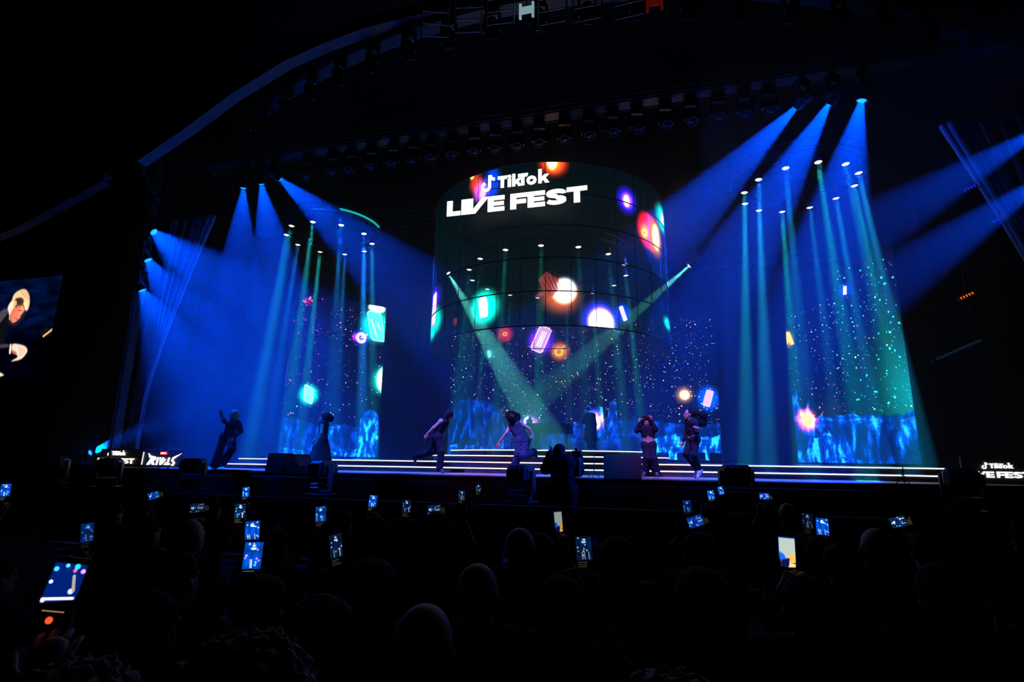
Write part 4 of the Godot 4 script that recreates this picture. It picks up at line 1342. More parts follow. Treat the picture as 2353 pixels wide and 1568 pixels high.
# letters as lists of outlines; x from 0, height 1
func glyph(ch: String) -> Array:
	match ch:
		"L": return [v2([0, 0, 0.89, 0, 0.89, 0.27, 0.36, 0.27, 0.36, 1, 0, 1])]
		"I": return [v2([0, 0, 0.36, 0, 0.36, 1, 0, 1])]
		"V": return [v2([0, 0, 0.52, 0, 1.36, 1, 0.99, 1, 0.37, 0.27, 0.37, 1, 0, 1])]
		"E": return [v2([0, 0, 1.06, 0, 1.06, 0.26, 0.37, 0.26, 0.37, 0.38, 1.02, 0.38, 1.02, 0.61, 0.37, 0.61, 0.37, 0.74, 1.06, 0.74, 1.06, 1, 0, 1])]
		"F": return [v2([0, 0, 0.37, 0, 0.37, 0.34, 0.98, 0.34, 0.98, 0.6, 0.37, 0.6, 0.37, 0.74, 1.06, 0.74, 1.06, 1, 0, 1])]
		"T": return [v2([0.42, 0, 0.79, 0, 0.79, 0.73, 1.22, 0.73, 1.22, 1, 0, 1, 0, 0.73, 0.42, 0.73])]
		"S":
			var p := []
			for i in 13:
				var a := lerpf(-0.15, PI * 1.5, i / 12.0)
				p.append(Vector2(0.64 + 0.49 * cos(a), 0.715 + 0.155 * sin(a)) if i < 12 else Vector2(0.64, 0.56))
			p[11] = Vector2(0.56, 0.562)
			p[12] = Vector2(0.66, 0.52)
			for i in 12:
				var a := lerpf(PI * 0.45, -PI + 0.15, i / 11.0)
				p.append(Vector2(0.64 + 0.5 * cos(a), 0.29 + 0.16 * sin(a)))
			return [stroke(p, 0.25)]
		"t": return [v2([0.25, 0, 0.52, 0, 0.52, 0.74, 0.74, 0.74, 0.82, 1, 0, 1, 0, 0.74, 0.25, 0.74])]
		"i":
			var dot := PackedVector2Array()
			for k in 14:
				dot.append(Vector2(0.135 + 0.15 * cos(TAU * k / 14), 0.9 + 0.14 * sin(TAU * k / 14)))
			return [v2([0, 0, 0.27, 0, 0.27, 0.69, 0, 0.69]), dot]
		"k": return [v2([0, 0, 0.25, 0, 0.25, 0.17, 0.33, 0.25, 0.49, 0, 0.79, 0, 0.52, 0.39, 0.76, 0.64, 0.45, 0.64, 0.25, 0.43, 0.25, 1.06, 0, 1.06])]
		"o":
			var a := []
			for k in 2:
				var half := []
				for i in 13:
					var q := PI * k + PI * i / 12
					half.append(Vector2(0.4 + 0.285 * cos(q), 0.345 + 0.255 * sin(q)))
				a.append(stroke(half, 0.235))
			return a
		"note":
			var p := []
			for i in 19:
				var q := lerpf(PI * 0.56, TAU, i / 18.0)
				p.append(Vector2(0.36 + 0.255 * cos(q), 0.29 + 0.255 * sin(q)))
			p.append(Vector2(0.615, 1.12))
			var flag := []
			for i in 9:
				var q := lerpf(PI, PI * 1.5, i / 8.0)
				flag.append(Vector2(0.98 + 0.3 * cos(q), 1.1 + 0.3 * sin(q)))
			return [stroke(p, 0.2), stroke(flag, 0.2)]
	return []

func letter(ch: String, at: Vector2, s: float, parent: Node, depth: float, m: Material, called := "letter") -> void:
	var b := MB.new()
	for p in glyph(ch):
		var q := PackedVector2Array()
		for c in p:
			q.append(c * s + at)
		b.prism(q, depth)
	part(called, b, m, parent)

func festival_letters(parent: Node, w: float, depth: float, m: Material) -> void:
	# two lines of lettering, together w wide, left edge at x 0, lower baseline at y 0
	var k := w / 1807.0
	var cap := 0.114 * w
	for q in [["L", 0], ["I", 197], ["V", 276], ["E", 550], ["F", 845], ["E", 1068], ["S", 1294], ["T", 1556]]:
		letter(q[0], Vector2(q[1] * k, 0), cap, parent, depth, m)
	var y := 0.172 * w
	var h := 0.088 * w
	letter("note", Vector2(452 * k, y - 0.01 * w), 0.104 * w, parent, depth, m, "note_symbol")
	for q in [["t", 676], ["i", 808], ["k", 866], ["t", 942], ["o", 1052], ["k", 1202]]:
		letter(q[0], Vector2(q[1] * k, y), h * (1.12 if q[0] == "k" and q[1] > 1000 else 1.0), parent, depth, m)

func signs() -> void:
	var t := thing("letter_sign", "big white glowing two-line letter sign hung before the top of the LED cylinder", "sign", Vector3(-2.18, 8.93, -13.72))
	festival_letters(t, 4.11, 0.035, M.sign)
	var b := MB.new()
	for y in [0.12, 0.36, 0.75, 0.98]:
		b.tube([Vector3(0.1 if y < 0.5 else 1.1, y, -0.08), Vector3(4.0 if y < 0.5 else 3.0, y, -0.08)], [0.014, 0.014], 6)
	part("frame", b, M.metal, t)
	for x in [1.2, 2.9]:
		b = MB.new(); b.tube([Vector3(x, 0.3, -0.08), Vector3(x, 8.05, -0.08)], [0.008, 0.008], 5)
		part("hanging_cable", b, M.metal, t)
	# low LED boards at both corners of the stage
	t = thing("letter_board", "low LED board at the left stage corner with white lettering and a spiky logo", "sign", Vector3(-12.5, 1.655, -12.7))
	b = MB.new(); b.box(Vector3(1.5, 0.26, -0.06), Vector3(3.0, 0.5, 0.08), Basis(), 0.01)
	part("board", b, M.case, t)
	var holder := Node3D.new()
	holder.name = "festival_lettering"
	holder.position = Vector3(-0.05, 0.09, 0)
	t.add_child(holder)
	festival_letters(holder, 1.36, 0.02, M.sign)
	b = MB.new(); b.box(Vector3(1.62, 0.25, 0), Vector3(0.018, 0.36, 0.02), Basis(Vector3.BACK, -0.06))
	part("divider", b, M.sign, t)
	b = MB.new(); b.box(Vector3(2.35, 0.4, 0), Vector3(0.23, 0.085, 0.02))
	part("red_label", b, M.red_label, t)
	var font := SystemFont.new()
	font.font_names = PackedStringArray(["Droid Sans"])
	font.font_weight = 700
	var tm := TextMesh.new()
	tm.font = font
	tm.text = "MARVEL"
	tm.font_size = 32
	tm.pixel_size = 0.06 / 32.0
	tm.depth = 0.004
	part("label_lettering", tm, M.sign, t, Transform3D(Basis().scaled(Vector3(0.8, 1.0, 1.0)), Vector3(2.35, 0.4, 0.014)))
	var lean := 0.22
	var at := Vector2(1.78, 0.07)
	for q in [v2([0, 0, 0.17, 0.3, 0.07, 0.27, -0.04, 0.46, 0.12, 0.36, 0.4, 0.32, 0.42, 0.2, 0.31, 0.15, 0.43, 0, 0.29, 0, 0.2, 0.12, 0.16, 0]), v2([0.47, 0, 0.56, 0, 0.56, 0.3, 0.47, 0.3]), v2([0.6, 0.3, 0.68, 0, 0.74, 0, 0.83, 0.3, 0.75, 0.3, 0.71, 0.12, 0.68, 0.3]), v2([0.78, 0, 0.855, 0.24, 0.93, 0.24, 1.0, 0, 0.92, 0, 0.905, 0.06, 0.875, 0.06, 0.86, 0]), v2([1.03, 0, 1.18, 0, 1.18, 0.07, 1.11, 0.07, 1.11, 0.3, 1.03, 0.3]), v2([1.2, 0, 1.37, -0.03, 1.43, 0.1, 1.3, 0.2, 1.34, 0.25, 1.66, 0.47, 1.26, 0.31, 1.21, 0.18, 1.32, 0.09, 1.3, 0.06, 1.2, 0.06])]:
		var p := PackedVector2Array()
		for c in q:
			p.append(at + Vector2(c.x * 0.7 + c.y * lean * 0.5, c.y * 0.72))
		b = MB.new()
		b.prism(p, 0.02)
		part("logo_letter", b, M.sign, t)
	t = thing("letter_board", "low LED board at the right stage corner with white lettering cut by the picture edge", "sign", Vector3(9.3, 1.66, -12.9))
	b = MB.new(); b.box(Vector3(1.0, 0.26, -0.06), Vector3(2.0, 0.5, 0.08), Basis(), 0.01)
	part("board", b, M.case, t)
	holder = Node3D.new()
	holder.name = "festival_lettering"
	holder.position = Vector3(0.06, 0.115, 0)
	t.add_child(holder)
	festival_letters(holder, 1.05, 0.02, M.sign)

# ---------------------------------------------------------------- people
class Field:                       # a grid of distances, joined smoothly, meshed as surface nets
	var o: Vector3
	var cell: float
	var nx: int
	var ny: int
	var nz: int
	var d := PackedFloat32Array()

	func _init(lo: Vector3, hi: Vector3, c: float) -> void:
		o = lo
		cell = c
		nx = int((hi.x - lo.x) / c) + 2
		ny = int((hi.y - lo.y) / c) + 2
		nz = int((hi.z - lo.z) / c) + 2
		d.resize(nx * ny * nz)
		d.fill(1.0)

	func put(i: int, v: float, k: float) -> void:
		var a := d[i]
		var h := k - absf(a - v)
		d[i] = minf(a, v) - (h * h * 0.25 / k if h > 0.0 else 0.0)

	func limb(a: Vector3, b: Vector3, ra: float, rb: float, k := 0.03) -> void:
		var m := maxf(ra, rb) + k + cell * 2.0
		var lo := (a.min(b) - Vector3(m, m, m) - o) / cell
		var hi := (a.max(b) + Vector3(m, m, m) - o) / cell
		var ab := b - a
		var l2 := maxf(ab.length_squared(), 1e-8)
		for z in range(maxi(0, int(lo.z)), mini(nz, int(hi.z) + 1)):
			for y in range(maxi(0, int(lo.y)), mini(ny, int(hi.y) + 1)):
				var i := (z * ny + y) * nx
				for x in range(maxi(0, int(lo.x)), mini(nx, int(hi.x) + 1)):
					var p := o + Vector3(x, y, z) * cell - a
					var t := clampf(p.dot(ab) / l2, 0.0, 1.0)
					put(i + x, (p - ab * t).length() - lerpf(ra, rb, t), k)

	func egg(c: Vector3, r: Vector3, bs := Basis(), k := 0.03) -> void:
		var big := maxf(r.x, maxf(r.y, r.z)) + k + cell * 2.0
		var lo := (c - Vector3(big, big, big) - o) / cell
		var hi := (c + Vector3(big, big, big) - o) / cell
		var inv := bs.transposed()
		var small := minf(r.x, minf(r.y, r.z))
		for z in range(maxi(0, int(lo.z)), mini(nz, int(hi.z) + 1)):
			for y in range(maxi(0, int(lo.y)), mini(ny, int(hi.y) + 1)):
				var i := (z * ny + y) * nx
				for x in range(maxi(0, int(lo.x)), mini(nx, int(hi.x) + 1)):
					var q := inv * (o + Vector3(x, y, z) * cell - c) / r
					put(i + x, (q.length() - 1.0) * small, k)

	func rough(amount: float, freq: float, seed_: int) -> void:
		var n := FastNoiseLite.new()
		n.seed = seed_
		n.frequency = freq
		for z in nz:
			for y in ny:
				var i := (z * ny + y) * nx
				for x in nx:
					if absf(d[i + x]) < amount * 2.5 + cell * 2.0:
						d[i + x] += n.get_noise_3d((o.x + x * cell) * 100.0, (o.y + y * cell) * 100.0, (o.z + z * cell) * 100.0) * amount

	func into(b: MB) -> void:
		var at := {}
		var sx := 1
		var sy := nx
		var sz := nx * ny
		var off := [0, sx, sy, sx + sy, sz, sx + sz, sy + sz, sx + sy + sz]
		for z in nz - 1:
			for y in ny - 1:
				var row := (z * ny + y) * nx
				for x in nx - 1:
					var i := row + x
					var d0 := d[i]
					if d0 > cell * 2.0 or d0 < -cell * 2.0:
						continue
					var mask := 0
					for k in 8:
						if d[i + off[k]] < 0.0:
							mask |= 1 << k
					if mask == 0 or mask == 255:
						continue
					var sum := Vector3.ZERO
					var cnt := 0
					for e in EDGES:
						var a: int = e[0]
						var c: int = e[1]
						if ((mask >> a) & 1) != ((mask >> c) & 1):
							var da := d[i + off[a]]
							var dc := d[i + off[c]]
							var t := da / (da - dc)
							var pa := Vector3(a & 1, (a >> 1) & 1, (a >> 2) & 1)
							var pc := Vector3(c & 1, (c >> 1) & 1, (c >> 2) & 1)
							sum += pa.lerp(pc, t)
							cnt += 1
					var g := Vector3(d[i + 1] - d0 + d[i + sy + 1] - d[i + sy] + d[i + sz + 1] - d[i + sz], d[i + sy] - d0 + d[i + sy + 1] - d[i + 1] + d[i + sz + sy] - d[i + sz], d[i + sz] - d0 + d[i + sz + 1] - d[i + 1] + d[i + sz + sy] - d[i + sy])
					at[i] = b.vert(o + (Vector3(x, y, z) + sum / cnt) * cell, g.normalized())
		for i in at:
			var d0 := d[i] < 0.0
			if (d[i + sx] < 0.0) != d0 and at.has(i - sy) and at.has(i - sz) and at.has(i - sy - sz):
				face(b, at[i], at[i - sy], at[i - sy - sz], at[i - sz], d0)
			if (d[i + sy] < 0.0) != d0 and at.has(i - sx) and at.has(i - sz) and at.has(i - sx - sz):
				face(b, at[i], at[i - sz], at[i - sx - sz], at[i - sx], d0)
			if (d[i + sz] < 0.0) != d0 and at.has(i - sx) and at.has(i - sy) and at.has(i - sx - sy):
				face(b, at[i], at[i - sx], at[i - sx - sy], at[i - sy], d0)

	func face(b: MB, p: int, q: int, r: int, s: int, flip: bool) -> void:
		if flip:
			for k in [p, s, r, p, r, q]:
				b.idx.append(k)
		else:
			for k in [p, q, r, p, r, s]:
				b.idx.append(k)

	const EDGES := [[0, 1], [2, 3], [4, 5], [6, 7], [0, 2], [1, 3], [4, 6], [5, 7], [0, 4], [1, 5], [2, 6], [3, 7]]

func head_basis(f: Vector3, up: Vector3) -> Basis:        # x right, y up, z forward of the face
	var z := f.normalized()
	var y := (up - z * up.dot(z)).normalized()
	return Basis(y.cross(z), y, z)

func hand_into(b: MB, wr: Vector3, dir: Vector3, palm: Vector3, curl: float, s: float, right: float) -> void:
	# five separate fingers, bent at two knuckles; palm is the way the palm faces
	var d := dir.normalized()
	var n := (palm - d * palm.dot(d)).normalized()
	var side := d.cross(n) * right
	b.tube([wr - d * 0.01 * s, wr + d * 0.04 * s, wr + d * 0.085 * s], [0.026 * s, 0.036 * s, 0.034 * s], 8)
	b.tube([wr + d * 0.03 * s + side * 0.02 * s, wr + d * 0.085 * s + side * 0.026 * s], [0.022 * s, 0.017 * s], 7)
	b.tube([wr + d * 0.03 * s - side * 0.02 * s, wr + d * 0.08 * s - side * 0.026 * s], [0.022 * s, 0.016 * s], 7)
	var lens := [0.07, 0.08, 0.074, 0.058]
	for i in 4:
		var spread := (i - 1.5)
		var p := wr + d * (0.08 - absf(spread) * 0.004) * s - side * spread * 0.021 * s
		var dd := (d - side * spread * 0.1).normalized()
		var pts := [p]
		var l: float = lens[i] * s
		for k in 3:
			dd = (dd * cos(curl * (0.55 + 0.25 * k)) + n * sin(curl * (0.55 + 0.25 * k))).normalized()
			p += dd * l * [0.46, 0.3, 0.24][k]
			pts.append(p)
		b.tube(pts, [0.0098 * s, 0.0088 * s, 0.008 * s, 0.0066 * s], 7)
	var t0 := wr + d * 0.025 * s + side * 0.026 * s
	var t1 := t0 + (d * 0.6 + side * 0.75 + n * 0.25).normalized() * 0.045 * s
	b.tube([t0, t1, t1 + (d * 0.85 + side * 0.3 + n * curl * 0.5).normalized() * 0.036 * s], [0.014 * s, 0.011 * s, 0.008 * s], 7)

func bones(j: Dictionary, s: float) -> Dictionary:
	var mid: Vector3 = j.pelvis.lerp(j.chest, 0.45)
	var across: Vector3 = (j.shr - j.shl)
	var half := across * 0.25
	var hip: Vector3 = (j.hipr - j.hipl) * 0.5
	return {
		"hips": [j.hipl, j.hipr, 0.1 * s, 0.1 * s],
		"belly_l": [j.pelvis - hip * 0.5, mid - half * 0.6, 0.105 * s, 0.095 * s],
		"belly_r": [j.pelvis + hip * 0.5, mid + half * 0.6, 0.105 * s, 0.095 * s],
		"rib_l": [mid - half * 0.6, j.chest - half, 0.098 * s, 0.105 * s],
		"rib_r": [mid + half * 0.6, j.chest + half, 0.098 * s, 0.105 * s],
		"collar": [j.shl, j.shr, 0.056 * s, 0.056 * s],
		"neck": [j.chest, j.head, 0.058 * s, 0.05 * s],
		"arm_l": [j.shl, j.ell, 0.05 * s, 0.041 * s], "fore_l": [j.ell, j.wrl, 0.041 * s, 0.027 * s],
		"arm_r": [j.shr, j.elr, 0.05 * s, 0.041 * s], "fore_r": [j.elr, j.wrr, 0.041 * s, 0.027 * s],
		"thigh_l": [j.hipl, j.knl, 0.085 * s, 0.056 * s], "shin_l": [j.knl, j.anl, 0.056 * s, 0.038 * s],
		"thigh_r": [j.hipr, j.knr, 0.085 * s, 0.056 * s], "shin_r": [j.knr, j.anr, 0.056 * s, 0.038 * s],
		"foot_l": [j.anl, j.tol, 0.042 * s, 0.03 * s], "foot_r": [j.anr, j.tor, 0.042 * s, 0.03 * s],
	}

func bounds(list: Array, pad: float) -> Array:
	var lo := Vector3(1e9, 1e9, 1e9)
	var hi := -lo
	for q in list:
		var r := maxf(q[2], q[3])
		for p in [q[0], q[1]]:
			lo = lo.min(p - Vector3(r, r, r))
			hi = hi.max(p + Vector3(r, r, r))
	return [lo - Vector3(pad, pad, pad), hi + Vector3(pad, pad, pad)]

func garment(called: String, list: Array, cell: float, m: Material, parent: Node, wrinkle := 0.006, seed_ := 1, k := 0.04) -> MeshInstance3D:
	var bd := bounds(list, k + cell * 3.0)
	var f := Field.new(bd[0], bd[1], cell)
	for q in list:
		f.limb(q[0], q[1], q[2], q[3], k)
	if wrinkle > 0.0:
		f.rough(wrinkle, 0.14, seed_)
	var b := MB.new()
	f.into(b)
	return part(called, b, m, parent)

func grown(b: Array, by: float, by2 := -1.0) -> Array:
	return [b[0], b[1], b[2] + by, b[3] + (by2 if by2 >= 0.0 else by)]

# j: joints in the person's own axes; look: where the face points; opt: what is worn
func dress(t: Node3D, j: Dictionary, look: Vector3, opt: Dictionary) -> void:
	var s: float = opt.get("s", 1.0)
	var cell: float = opt.get("cell", 0.016)
	var fine: float = opt.get("fine", 0.007)
	var up: Vector3 = opt.get("up", (j.head - j.chest).normalized().lerp(Vector3.UP, 0.5))
	var hb := head_basis(look, up)
	var bn := bones(j, s)
	# the skin: one continuous body
	var list := bn.values()
	var bd := bounds(list, 0.08)
	var f := Field.new(bd[0], bd[1], cell)
	for k in bn:
		var q: Array = bn[k]
		f.limb(q[0], q[1], q[2], q[3], 0.05 if k in ["hips", "belly_l", "belly_r", "rib_l", "rib_r", "collar"] else 0.028)
	f.egg(j.head, Vector3(0.07, 0.1, 0.085) * s, hb, 0.02)
	var b := MB.new()
	f.into(b)
	# the head in a finer grid
	var c: Vector3 = j.head
	var R := Vector3(0.16, 0.19, 0.16) * s
	var h := Field.new(c - R, c + R, fine)
	h.egg(c + hb * Vector3(0, 0.03, -0.012) * s, Vector3(0.077, 0.095, 0.097) * s, hb, 0.02)
	h.egg(c + hb * Vector3(0, -0.035, 0.022) * s, Vector3(0.062, 0.085, 0.072) * s, hb, 0.025)
	h.egg(c + hb * Vector3(0, -0.098, 0.062) * s, Vector3(0.026, 0.02, 0.022) * s, hb, 0.02)
	h.limb(c + hb * Vector3(0, 0.012, 0.088) * s, c + hb * Vector3(0, -0.028, 0.108) * s, 0.009 * s, 0.014 * s, 0.012)
	h.limb(c + hb * Vector3(-0.045, 0.022, 0.076) * s, c + hb * Vector3(0.045, 0.022, 0.076) * s, 0.012 * s, 0.012 * s, 0.014)
	h.limb(c + hb * Vector3(-0.02, -0.06, 0.088) * s, c + hb * Vector3(0.02, -0.06, 0.088) * s, 0.009 * s, 0.009 * s, 0.008)
	h.limb(c + hb * Vector3(-0.016, -0.071, 0.086) * s, c + hb * Vector3(0.016, -0.071, 0.086) * s, 0.009 * s, 0.009 * s, 0.006)
	for sg in [-1.0, 1.0]:
		h.egg(c + hb * Vector3(sg * 0.079, -0.005, -0.006) * s, Vector3(0.012, 0.033, 0.02) * s, hb, 0.006)
	h.limb(c + hb * Vector3(0, -0.06, -0.02) * s, c.lerp(j.chest, 0.75), 0.05 * s, 0.055 * s, 0.02)
	h.into(b)
	for q in [["l", -1.0], ["r", 1.0]]:
		var wr: Vector3 = j["wr" + q[0]]
		var el: Vector3 = j["el" + q[0]]
		var dir: Vector3 = opt.get("hand_" + q[0], wr - el)
		hand_into(b, wr, dir, opt.get("palm_" + q[0], hb * Vector3(-q[1], -0.2, 0.1)), opt.get("curl_" + q[0], 0.5), s, q[1])
	part("body", b, opt.get("skin", M.skin), t)
	var eyes := MB.new()
	for sg in [-1.0, 1.0]:
		eyes.lathe([Vector2(0, -0.012), Vector2(0.009, -0.008), Vector2(0.012, 0), Vector2(0.009, 0.008), Vector2(0, 0.012)], Transform3D(Basis(), c + hb * Vector3(sg * 0.031, 0.002, 0.079) * s), 8, true)
	part("eyes", eyes, M.eye, t)
	# hair
	var hair: Array = opt.get("hair", [])
	if hair.size():
		var wide: float = opt.get("hair_reach", 0.36)
		var g := Field.new(c - Vector3(wide, 0.5, wide) * s, c + Vector3(wide, 0.3, wide) * s, fine * 1.5)
		for q in hair:
			if q.size() == 2:
				g.egg(c + hb * q[0] * s, q[1] * s, hb, 0.03)
			else:
				g.limb(c + hb * q[0] * s, c + hb * q[1] * s, q[2] * s, q[3] * s, 0.03)
		g.rough(opt.get("hair_rough", 0.012), opt.get("hair_freq", 0.35), opt.get("seed", 3))
		var hm := MB.new()
		g.into(hm)
		part(opt.get("hair_name", "hair"), hm, opt.get("hair_mat", M.hair_dark), t)
	# clothes
	var w: float = opt.get("loose", 0.014)
	var sd: int = opt.get("seed", 3)
	var tops: Array = []
	for k in opt.get("top", ["rib_l", "rib_r", "belly_l", "belly_r"]):
		tops.append(grown(bn[k], w))
	if tops.size():
		garment(opt.get("top_name", "shirt"), tops, cell, opt.get("top_mat", M.cloth), t, 0.005, sd)
	if opt.has("skirt"):
		var sk := []
		var lo: Vector3 = opt.skirt
		sk.append([j.pelvis, lo, 0.14 * s, 0.3 * s])
		sk.append([j.hipl, lo + Vector3(-0.08, 0, 0.03), 0.11 * s, 0.2 * s])
		sk.append([j.hipr, lo + Vector3(0.1, 0, -0.03), 0.11 * s, 0.2 * s])
		garment("skirt", sk, cell, opt.get("leg_mat", M.cloth), t, 0.014, sd + 2, 0.06)
	else:
		var fl: float = opt.get("flare", 0.02)
		var lw: float = opt.get("leg_loose", w + 0.006)
		garment("trousers", [grown(bn.hips, lw), grown(bn.thigh_l, lw, lw), grown(bn.thigh_r, lw, lw), grown(bn.shin_l, lw, lw + fl), grown(bn.shin_r, lw, lw + fl)], cell, opt.get("leg_mat", M.cloth), t, opt.get("leg_wrinkle", 0.008), sd + 1)
	for q in ["l", "r"]:
		var an: Vector3 = j["an" + q]
		var to: Vector3 = j["to" + q]
		var fd := (to - an)
		garment("shoe", [[an + Vector3(0, -0.005, 0), an.lerp(to, 0.4) + Vector3(0, 0.01, 0), 0.05 * s, 0.045 * s], [an - fd * 0.15 + Vector3(0, -0.03, 0), to, 0.04 * s, 0.036 * s]], minf(cell, 0.014), opt.get("shoe_mat", M.shoe), t, 0.0)

# joints given in the hall's axes are moved to the person's own, feet at y 0
func local_joints(j: Dictionary, at: Vector3) -> Dictionary:
	var o := {}
	for k in j:
		o[k] = j[k] - at
	return o

func performer(label: String, category_group: String, floor_y: float, j: Dictionary, look: Vector3, opt: Dictionary) -> Node3D:
	var at := Vector3(j.pelvis.x, floor_y, j.pelvis.z)
	var l := local_joints(j, at)
	var low := minf(l.tol.y, minf(l.tor.y, minf(l.anl.y - 0.03, l.anr.y - 0.03)))
	for k in l:
		l[k] += Vector3(0, 0.042 - low, 0)
	var t := thing("person", label, "person", at, 0.0, category_group)
	dress(t, l, look, opt)
	return t

func performers() -> void:
	var grp := "performers on the stage"
	performer("dancer with blond curls raising one hand, alone at the left of the stage", grp, 1.65,
		{"head": Vector3(-7.63, 3.033, -12.4), "chest": Vector3(-7.597, 2.804, -12.4), "pelvis": Vector3(-7.739, 2.519, -12.4), "shl": Vector3(-7.722, 2.802, -12.35), "shr": Vector3(-7.47, 2.795, -12.45), "ell": Vector3(-7.827, 2.891, -12.28), "wrl": Vector3(-8.012, 3.073, -12.35), "elr": Vector3(-7.344, 2.606, -12.4), "wrr": Vector3(-7.402, 2.439, -12.24), "hipl": Vector3(-7.805, 2.477, -12.37), "hipr": Vector3(-7.662, 2.479, -12.43), "knl": Vector3(-7.912, 2.129, -12.35), "knr": Vector3(-7.359, 2.132, -12.18), "anl": Vector3(-8.048, 1.738, -12.4), "anr": Vector3(-7.908, 1.797, -12.5), "tol": Vector3(-8.029, 1.649, -12.32), "tor": Vector3(-7.871, 1.695, -12.4)},
		Vector3(-0.5, 0.1, 0.8), {"hair": [[Vector3(0, 0.06, -0.02), Vector3(0.12, 0.1, 0.13)], [Vector3(-0.09, 0.0, -0.01), Vector3(0.06, 0.1, 0.09)], [Vector3(0.09, 0.0, -0.01), Vector3(0.06, 0.11, 0.09)], [Vector3(0, 0.0, -0.09), Vector3(0.11, 0.12, 0.06)]], "hair_mat": M.hair_light, "hair_rough": 0.03, "top": ["rib_l", "rib_r", "belly_l", "belly_r", "arm_l", "fore_l", "arm_r", "fore_r"], "top_mat": M.cloth, "leg_mat": M.cloth, "flare": 0.045, "leg_loose": 0.04, "leg_wrinkle": 0.018, "curl_l": 1.0, "hand_l": Vector3(-0.05, 1, 0), "shoe_mat": M.shoe_pale})
	performer("dancer with a dark ponytail and a long dark skirt standing before the left screen", grp, 1.65,
		{"head": Vector3(-5.319, 2.994, -13.1), "chest": Vector3(-5.28, 2.825, -13.1), "pelvis": Vector3(-5.286, 2.474, -13.1), "shl": Vector3(-5.237, 2.794, -12.97), "shr": Vector3(-5.351, 2.81, -13.25), "ell": Vector3(-5.224, 2.591, -12.93), "wrl": Vector3(-5.312, 2.4, -12.93), "elr": Vector3(-5.446, 2.6, -13.32), "wrr": Vector3(-5.649, 2.428, -13.32), "hipl": Vector3(-5.228, 2.425, -13.01), "hipr": Vector3(-5.343, 2.431, -13.19), "knl": Vector3(-5.223, 2.104, -13.01), "knr": Vector3(-5.338, 2.105, -13.19), "anl": Vector3(-5.191, 1.707, -13.01), "anr": Vector3(-5.299, 1.702, -13.19), "tol": Vector3(-5.238, 1.65, -13.01), "tor": Vector3(-5.346, 1.644, -13.19)},
		Vector3(-1, 0.02, 0.15), {"hair": [[Vector3(0, 0.05, -0.03), Vector3(0.092, 0.095, 0.1)], [Vector3(0, 0.03, -0.12), Vector3(0.11, 0.12, 0.11)], [Vector3(0, 0.0, -0.2), Vector3(0.1, 0.1, 0.1)]], "hair_rough": 0.02, "skirt": Vector3(-0.04, 0.28, 0.0), "top_mat": M.cloth, "skin": M.skin})
	var c := performer("dancer in a dark hood and tank top running with one leg kicked back", grp, 1.65,
		{"head": Vector3(-1.507, 3.037, -12.8), "chest": Vector3(-1.664, 2.868, -12.8), "pelvis": Vector3(-1.828, 2.549, -12.8), "shl": Vector3(-1.668, 2.884, -12.65), "shr": Vector3(-1.678, 2.882, -12.95), "ell": Vector3(-1.837, 2.722, -12.6), "wrl": Vector3(-2.004, 2.568, -12.6), "elr": Vector3(-1.662, 2.669, -13.05), "wrr": Vector3(-1.774, 2.505, -13.05), "hipl": Vector3(-1.77, 2.492, -12.7), "hipr": Vector3(-1.894, 2.499, -12.9), "knl": Vector3(-1.649, 2.155, -12.68), "knr": Vector3(-1.956, 2.155, -12.9), "anl": Vector3(-1.701, 1.747, -12.75), "anr": Vector3(-2.46, 2.037, -12.95), "tol": Vector3(-1.594, 1.666, -12.72), "tor": Vector3(-2.455, 1.849, -12.95)},
		Vector3(0.8, -0.35, -0.45), {"hair_name": "hood", "hair": [[Vector3(0, 0.03, -0.03), Vector3(0.1, 0.12, 0.115)], [Vector3(0, -0.06, -0.07), Vector3(0.085, 0.1, 0.07)], [Vector3(0, -0.16, -0.03), Vector3(0.09, 0.06, 0.08)]], "hair_mat": M.cloth, "hair_rough": 0.008, "top_name": "tank_top", "leg_loose": 0.03, "flare": 0.02, "hand_l": Vector3(-0.4, -0.8, 0.1), "palm_l": Vector3(0.4, 0, -0.8), "curl_l": 0.45})
	var jw := MB.new()
	var w := Vector3(-2.007, 2.562, -12.6) - c.position
	jw.tube([w + Vector3(-0.012, 0.012, 0), w + Vector3(0.014, -0.02, 0)], [0.04, 0.042], 10)
	part("bracelet", jw, M.red, c)
